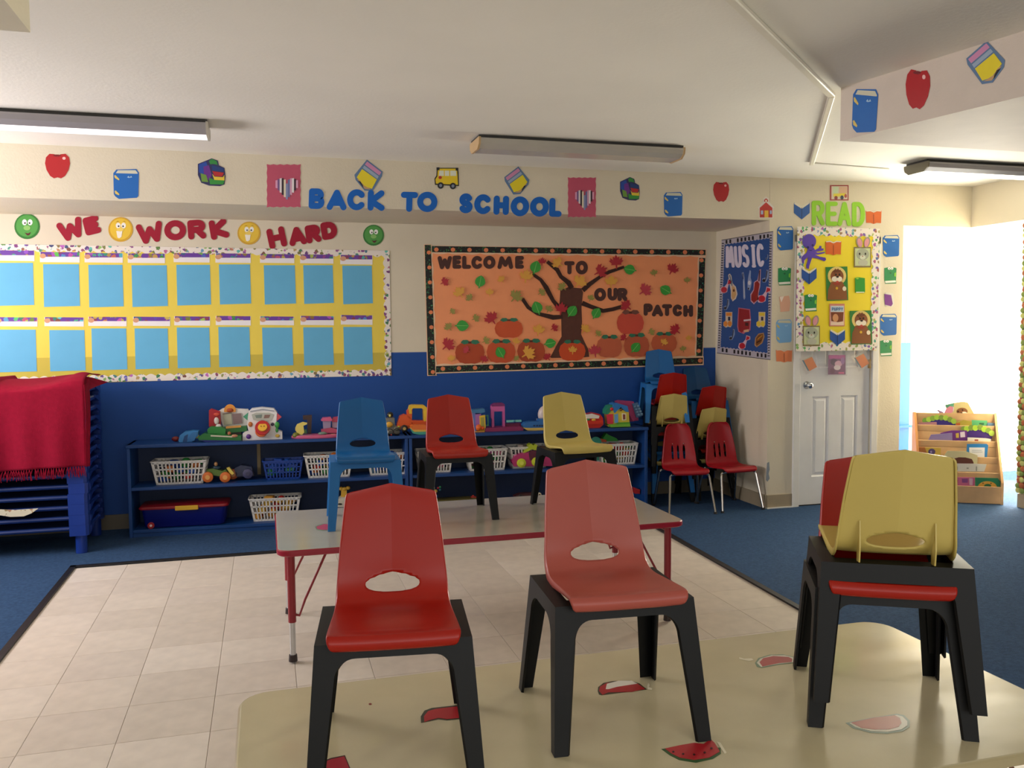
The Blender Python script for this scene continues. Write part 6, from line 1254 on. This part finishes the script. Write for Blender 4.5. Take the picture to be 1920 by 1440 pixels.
# red blanket: draped cloth
bx0 = -2.46; base = Vector((-1.7, 6.0, .52)); t = thing('red_blanket', 'crimson fringed blanket draped over the stack of blue cots', 'blanket', base)
def cloth(i, j, NX, NY):
    fx = i/NX; fy = j/NY; x = bx0+(-1.085-bx0)*fx
    # fy: 0 back of top, .4 front edge, 1 bottom of hang
    topz = 1.082+.02*math.sin(x*5+1)
    pk = math.exp(-((x+1.13)/.07)**2)+.35*math.exp(-((x+1.75)/.12)**2)
    if fy < .42:
        g = fy/.42; y = 6.42-(6.42-5.856)*g; z = topz+.05*math.exp(-((x+1.14)/.10)**2)*math.exp(-((g-.55)/.35)**2)+.012*math.sin(x*9+g*5)+(.02 if x < -1.6 else 0)-.012*g**3
        if g > .9: z -= (g-.9)*.2
        if x < -1.2: z += .035*math.exp(-((x+1.62)/.13)**2)*(1-g*.5)
    else:
        g = (fy-.42)/.58; zf = topz-.032; zb_ = .552+.035*(1-fx)*0+.012*math.sin(x*4); z = zf+(zb_-zf)*g
        y = 5.852-.010*math.sin(x*14+1)*g-.02*g*(1-g)-.010*math.sin(x*31+2)*g
        x += -.008*g*(1 if fx > .97 else max(0, (fx-.8)/.2))*.9
    if fx > .955 and fy < .42:   # corner hanging over the end
        z -= 0
    return (x, y, z)
NX, NY = 90, 60; mb = MB(); mb.v = [tuple(Vector(cloth(i, j, NX, NY))-base) for j in range(NY+1) for i in range(NX+1)]
mb.f = [(j*(NX+1)+i, j*(NX+1)+i+1, (j+1)*(NX+1)+i+1, (j+1)*(NX+1)+i) for j in range(NY) for i in range(NX)]
red_cl = mat('A01433', .95, noise=.12, nscale=40, bump=.6, bscale=500, spec=.15)
me = mb.mesh('cloth', red_cl); 
for p in me.polygons: p.use_smooth = True
o = obj('cloth', me, None, t); so = o.modifiers.new('thickness', 'SOLIDIFY'); so.thickness = .003
# flap hanging over the right end of the stack
fl = []
def flap(i, j):
    a = i/12; b = j/20
    y = 5.850+.115*a*(1-b*.6)+.02*math.sin(b*6)*a; x = -1.084+.004*math.sin(a*5+b*4)+.012*a-.004*b; zt = 1.07+.03*math.exp(-((a-.9)/.4)**2)
    return (x, y, zt+(.56-zt)*b)
mb = MB(); mb.v = [tuple(Vector(flap(i, j))-base) for j in range(21) for i in range(13)]; mb.f = [(j*13+i, j*13+i+1, (j+1)*13+i+1, (j+1)*13+i) for j in range(20) for i in range(12)]
me = mb.mesh('flap', red_cl)
for p in me.polygons: p.use_smooth = True
o = obj('end_flap', me, None, t); so = o.modifiers.new('thickness', 'SOLIDIFY'); so.thickness = .003
# pointed corner lying over the cot end
pk = [(-1.30, 5.90, 1.075), (-1.17, 6.05, 1.125), (-1.09, 6.15, 1.10), (-1.02, 6.30, 1.06), (-1.06, 6.16, 1.045), (-1.075, 6.0, 1.035), (-1.085, 5.87, 1.03), (-1.09, 5.862, 1.0)]
mb = MB(); c0_ = Vector((-1.14, 6.02, 1.122)); vs = [tuple(Vector(p)-base) for p in pk]+[tuple(c0_-base)]
mb.v = vs; mb.f = [(i, i+1, 8) for i in range(7)]+[(7, 0, 8)]
me = mb.mesh('corner', red_cl); o = obj('folded_corner', me, None, t); so = o.modifiers.new('thickness', 'SOLIDIFY'); so.thickness = .003
fr_ = MB(); rnd = random.Random(3)
for k in range(300):
    x = bx0+(-1.12-bx0)*k/300; p = cloth(int(k/300*NX), NY, NX, NY); L = rnd.uniform(.045, .07); a = rnd.uniform(-.01, .01)
    fr_.tube([(p[0]-base.x, p[1]-base.y, p[2]-base.z), (p[0]-base.x+a, p[1]-base.y-.004, p[2]-base.z-L*.5), (p[0]-base.x+a*1.6, p[1]-base.y+rnd.uniform(-.004, .004), p[2]-base.z-L)], .0021, 3)
obj('fringe', fr_, red_cl, t)['kind'] = 'stuff'

# ------------------------------------------------------------------ book display rack
BL = Vector((4.925, 5.635, 0)); BR_ = Vector((5.450, 5.330, 0)); bd = (BR_-BL).normalized(); bn = Vector((bd.y, -bd.x, 0)); BW = (BR_-BL).length; brz = math.atan2(bd.y, bd.x)
wood = mat('CDA878', .45, noise=.12, nscale=12); wood_o = mat('CF9258', .45)
mid = (BL+BR_)/2
t = thing('book_rack', 'light wooden book display rack standing in front of the bright bay glass', 'book rack', (mid.x, mid.y, .0065), brz)
def rk(u, v, d):
    p = on_plane(u, v, BL-bn*d, bn); return (p-mid).dot(bd), p.z-.0065
lips = [(913, 0.0), (887, .055), (858, .105), (828, .155), (799, .205)]
zt = rk(1800, 773, .26)[1]
for sx in (-1, 1):
    x = sx*(BW/2-.009)
    obj('side_panel', MB().prism([(x-.009, 0, 0), (x-.009, .30, 0), (x-.009, .30, zt-.01), (x-.009, .24, zt), (x-.009, .0, rk(1860, 905, 0)[1])], (.018, 0, 0)), wood_o if sx < 0 else wood, t)
obj('back_board', MB().prism([(-BW/2+.018, .24, zt-.006), (-BW/2+.018, .255, zt-.006), (-BW/2+.018, .255, .02), (-BW/2+.018, .24, .02)], (BW-.036, 0, 0)), wood, t)
lz = []
zf0 = 0
for k, (v, d) in enumerate(lips):
    zl = rk(1862, v, d)[1]; lz.append((zl, d))
    h_ = zl-.004 if k == 0 else .05
    obj('front_board' if k == 0 else 'lip', MB().rbox((0, d+.007, zl-h_/2), (BW-.036, .014, h_), .002), wood, t)
    # sloping backing between the tiers
    zn = rk(1862, lips[k+1][0], lips[k+1][1])[1]-.04 if k < 4 else zt-.01
    d2 = lips[k+1][1] if k < 4 else .24
    obj('backing', MB().prism([(-BW/2+.018, d+.03, zl-.05), (-BW/2+.018, d+.034, zl-.05), (-BW/2+.018, d2+.010, zn), (-BW/2+.018, d2+.004, zn)], (BW-.036, 0, 0)), wood, t)
zk = Z(200/1309, 1700, 740)
def rb(name, label, tier, layers, off=.0, cat='book', th=.006):
    """book standing behind the lip of a tier"""
    zl, d = lz[tier]; dd = d+.018+off; b = None; o_ = None
    xs_ = [rk(*zk(*p), dd)[0] for p in layers[0][2]]; xm = sum(xs_)/len(xs_)
    w0 = mid+bd*xm-bn*dd; th_ = thing(name, label, cat, (w0.x, w0.y, zl-.045), brz, group='books in the display rack')
    for i, (n, c, pts) in enumerate(layers):
        P_ = []
        for p in pts:
            x, z = rk(*zk(*p), dd); P_.append((x-xm, -.0008*i*(1 if i else 0), z-zl+.045+.0065))
        obj(n, MB().prism(P_, (0, th if i == 0 else .0008, 0)), mat(c, .45) if isinstance(c, str) else c, th_)
    return th_
rb('picture_book', 'pale mauve thin book at the left of the top tier', 4, [('cover', 'A87A86', [(152, 340), (368, 336), (372, 395), (152, 390)])])
rb('picture_book', 'purple book with a scalloped green top edge on the left of the top tier', 4, [('cover', '3A2A86', [(200, 320), (300, 295), (480, 290), (600, 330), (600, 400), (200, 395)])]+[('green_scallop', c_, el(x, y, 34, 34, 12)) for x, y, c_ in ((225, 318, '6E9A3A'), (272, 303, 'A6CC4A'), (320, 290, '86AA42'), (370, 278, 'A6CC4A'), (424, 282, '7E9A40'), (478, 285, 'A6CC4A'), (530, 305, '7E9A40'), (575, 325, '9ABE46'))], off=.004)
rb('picture_book', 'mint green book right of centre in the top tier', 4, [('cover', '5AB07A', [(800, 312), (990, 318), (985, 398), (800, 400)]), ('title_bar', '2A6A4A', [(890, 345), (950, 345), (945, 372), (890, 370)])], off=.004)
rb('picture_book', 'steel blue book at the right of the top tier', 4, [('cover', '5A82A6', [(990, 345), (1120, 350), (1118, 408), (988, 405)])])
rb('picture_book', 'yellow green and rust book in the middle of the top tier', 4, [('cover', 'A89A3C', [(600, 345), (700, 310), (800, 330), (800, 400), (600, 395)]), ('rust_print', 'B0582A', [(605, 350), (655, 345), (655, 392), (605, 392)])], off=.002)
# plush rabbit-ear and bear book on top
rb('picture_book', 'green book with pink plush ears leaning at the back of the top tier', 4, [('cover', '3A8A6A', [(320, 225), (440, 225), (560, 250), (600, 395), (330, 390)]), ('ear', 'D88AA0', [(455, 235), (480, 175), (530, 140), (575, 150), (575, 200), (540, 235), (500, 248)]), ('ear', '9A7AA0', [(370, 195), (385, 182), (455, 215), (452, 240), (410, 235)]), ('ear_edge', 'D8D0D4', [(560, 140), (582, 160), (575, 210), (565, 200), (570, 160)])], off=.022)
rb('picture_book', 'tall picture book with a bear face in a yellow hat sticking out of the rack', 4, [('cover', 'CCBE86', [(470, 125), (580, 100), (690, 85), (750, 95), (800, 180), (850, 270), (850, 390), (560, 390)]), ('green_corner', '5AA080', [(470, 130), (580, 105), (575, 150), (500, 165)]), ('face', '8A5A34', el(680, 205, 68, 45, 16)), ('muzzle', 'EDE8DC', el(705, 238, 40, 30, 14)), ('scarf', '3AA08A', [(560, 240), (600, 225), (680, 255), (730, 290), (700, 325), (620, 300), (570, 270)]), ('eye', '1A1410', el(632, 205, 9, 9, 8)), ('eye', '1A1410', el(684, 188, 9, 9, 8)), ('nose', '1A1410', el(672, 226, 13, 10, 8))], off=.03)
rb('picture_book', 'lilac book lying at an angle on the left of the second tier', 3, [('cover', '9282B4', [(265, 560), (300, 490), (560, 470), (562, 580), (300, 575)])])
rb('picture_book', 'purple book with a small white square in the second tier', 3, [('cover', '6A2E86', [(415, 470), (550, 440), (740, 440), (745, 580), (420, 570)]), ('white_square', 'D8D0DC', [(655, 460), (712, 452), (718, 520), (660, 525)]), ('figure', 'C8B04A', [(600, 475), (640, 470), (640, 530), (605, 530)])], off=.010)
rb('picture_book', 'purple book with a scalloped green top edge on the right of the second tier', 3, [('cover', '42267A', [(690, 430), (800, 410), (980, 420), (1060, 470), (1040, 560), (745, 560)])]+[('green_scallop', c_, el(x, y, 36, 36, 12)) for x, y, c_ in ((700, 420, '7E9A40'), (738, 418, 'A6CC3C'), (790, 405, '7E9A40'), (842, 408, 'A8D040'), (900, 400, '7E9A40'), (950, 425, 'A6CC3C'), (1000, 440, '7E9A40'), (1040, 472, 'A8C84A'))], off=.018)
rb('picture_book', 'white book with a tiny brown picture in front of the purple scalloped one', 3, [('cover', 'DCDCD4', [(748, 525), (975, 535), (1035, 545), (1035, 590), (750, 590)]), ('brown_print', '9A4A3A', [(832, 548), (878, 548), (878, 580), (835, 580)])])
rb('picture_book', 'yellow book with a purple round picture in the third tier', 2, [('cover', 'D8B94A', [(225, 648), (420, 655), (415, 760), (262, 755)]), ('round_print', '5A4A78', el(308, 700, 44, 38, 14)), ('dot', 'A89AC0', el(300, 702, 12, 16, 8))])
rb('picture_book', 'orange brown book at the left end of the third tier', 2, [('cover', 'B87838', [(150, 645), (225, 648), (260, 755), (150, 755)])], off=.004)
rb('picture_book', 'white book with a bright blue frame on the right of the third tier', 2, [('cover', '2E82C4', [(742, 605), (985, 605), (1000, 625), (985, 775), (732, 770)]), ('white_page', 'E2E6E8', [(768, 648), (958, 648), (955, 770), (770, 765)]), ('print_line', '9AA8B4', [(800, 680), (920, 680), (920, 686), (800, 686)]), ('print_line', '9AA8B4', [(800, 700), (930, 700), (930, 706), (800, 706)])], off=.002)
rb('picture_book', 'cream book with a brown animal back in the fourth tier', 1, [('cover', 'CFC99A', [(500, 690), (725, 695), (870, 745), (865, 925), (470, 925), (465, 740)]), ('brown_shape', '5E3022', [(505, 900), (510, 840), (560, 790), (640, 768), (720, 770), (800, 790), (820, 830), (825, 920), (510, 920)])], off=.012)
rb('picture_book', 'white book with small print in front of the brown animal book', 1, [('cover', 'CED0C6', [(568, 845), (845, 848), (980, 855), (970, 895), (950, 945), (570, 940)]), ('print_mark', '8A9088', [(612, 880), (625, 880), (625, 925), (612, 925)]), ('print_mark', '8A9088', [(735, 895), (760, 895), (760, 910), (735, 910)]), ('print_mark', '8A9088', [(850, 880), (862, 880), (862, 935), (850, 935)])], off=.002)
rb('picture_book', 'pink book with red and purple prints in the bottom tier', 0, [('cover', 'C8688C', [(555, 1012), (835, 1015), (835, 1125), (555, 1120)]), ('rose_print', 'A8204A', el(603, 1060, 24, 24, 10)), ('frame_print', '8A4A86', [(675, 1030), (750, 1030), (748, 1080), (680, 1080)]), ('strip_print', 'D8B0C0', [(765, 1025), (810, 1028), (808, 1110), (770, 1108)])])
rb('picture_book', 'green book with a golden lion face in the bottom tier', 0, [('cover', '1E7A52', [(842, 1018), (1120, 1025), (1150, 1070), (1145, 1140), (842, 1130)]), ('mane', 'DDA63E', el(990, 1140, 118, 78, 20, 0, PI, 2*PI)), ('eye', '6A4A1A', el(936, 1086, 10, 8, 8)), ('eye', '6A4A1A', el(1034, 1088, 10, 8, 8)), ('snout', '1E6A3E', el(993, 1118, 44, 24, 14))])
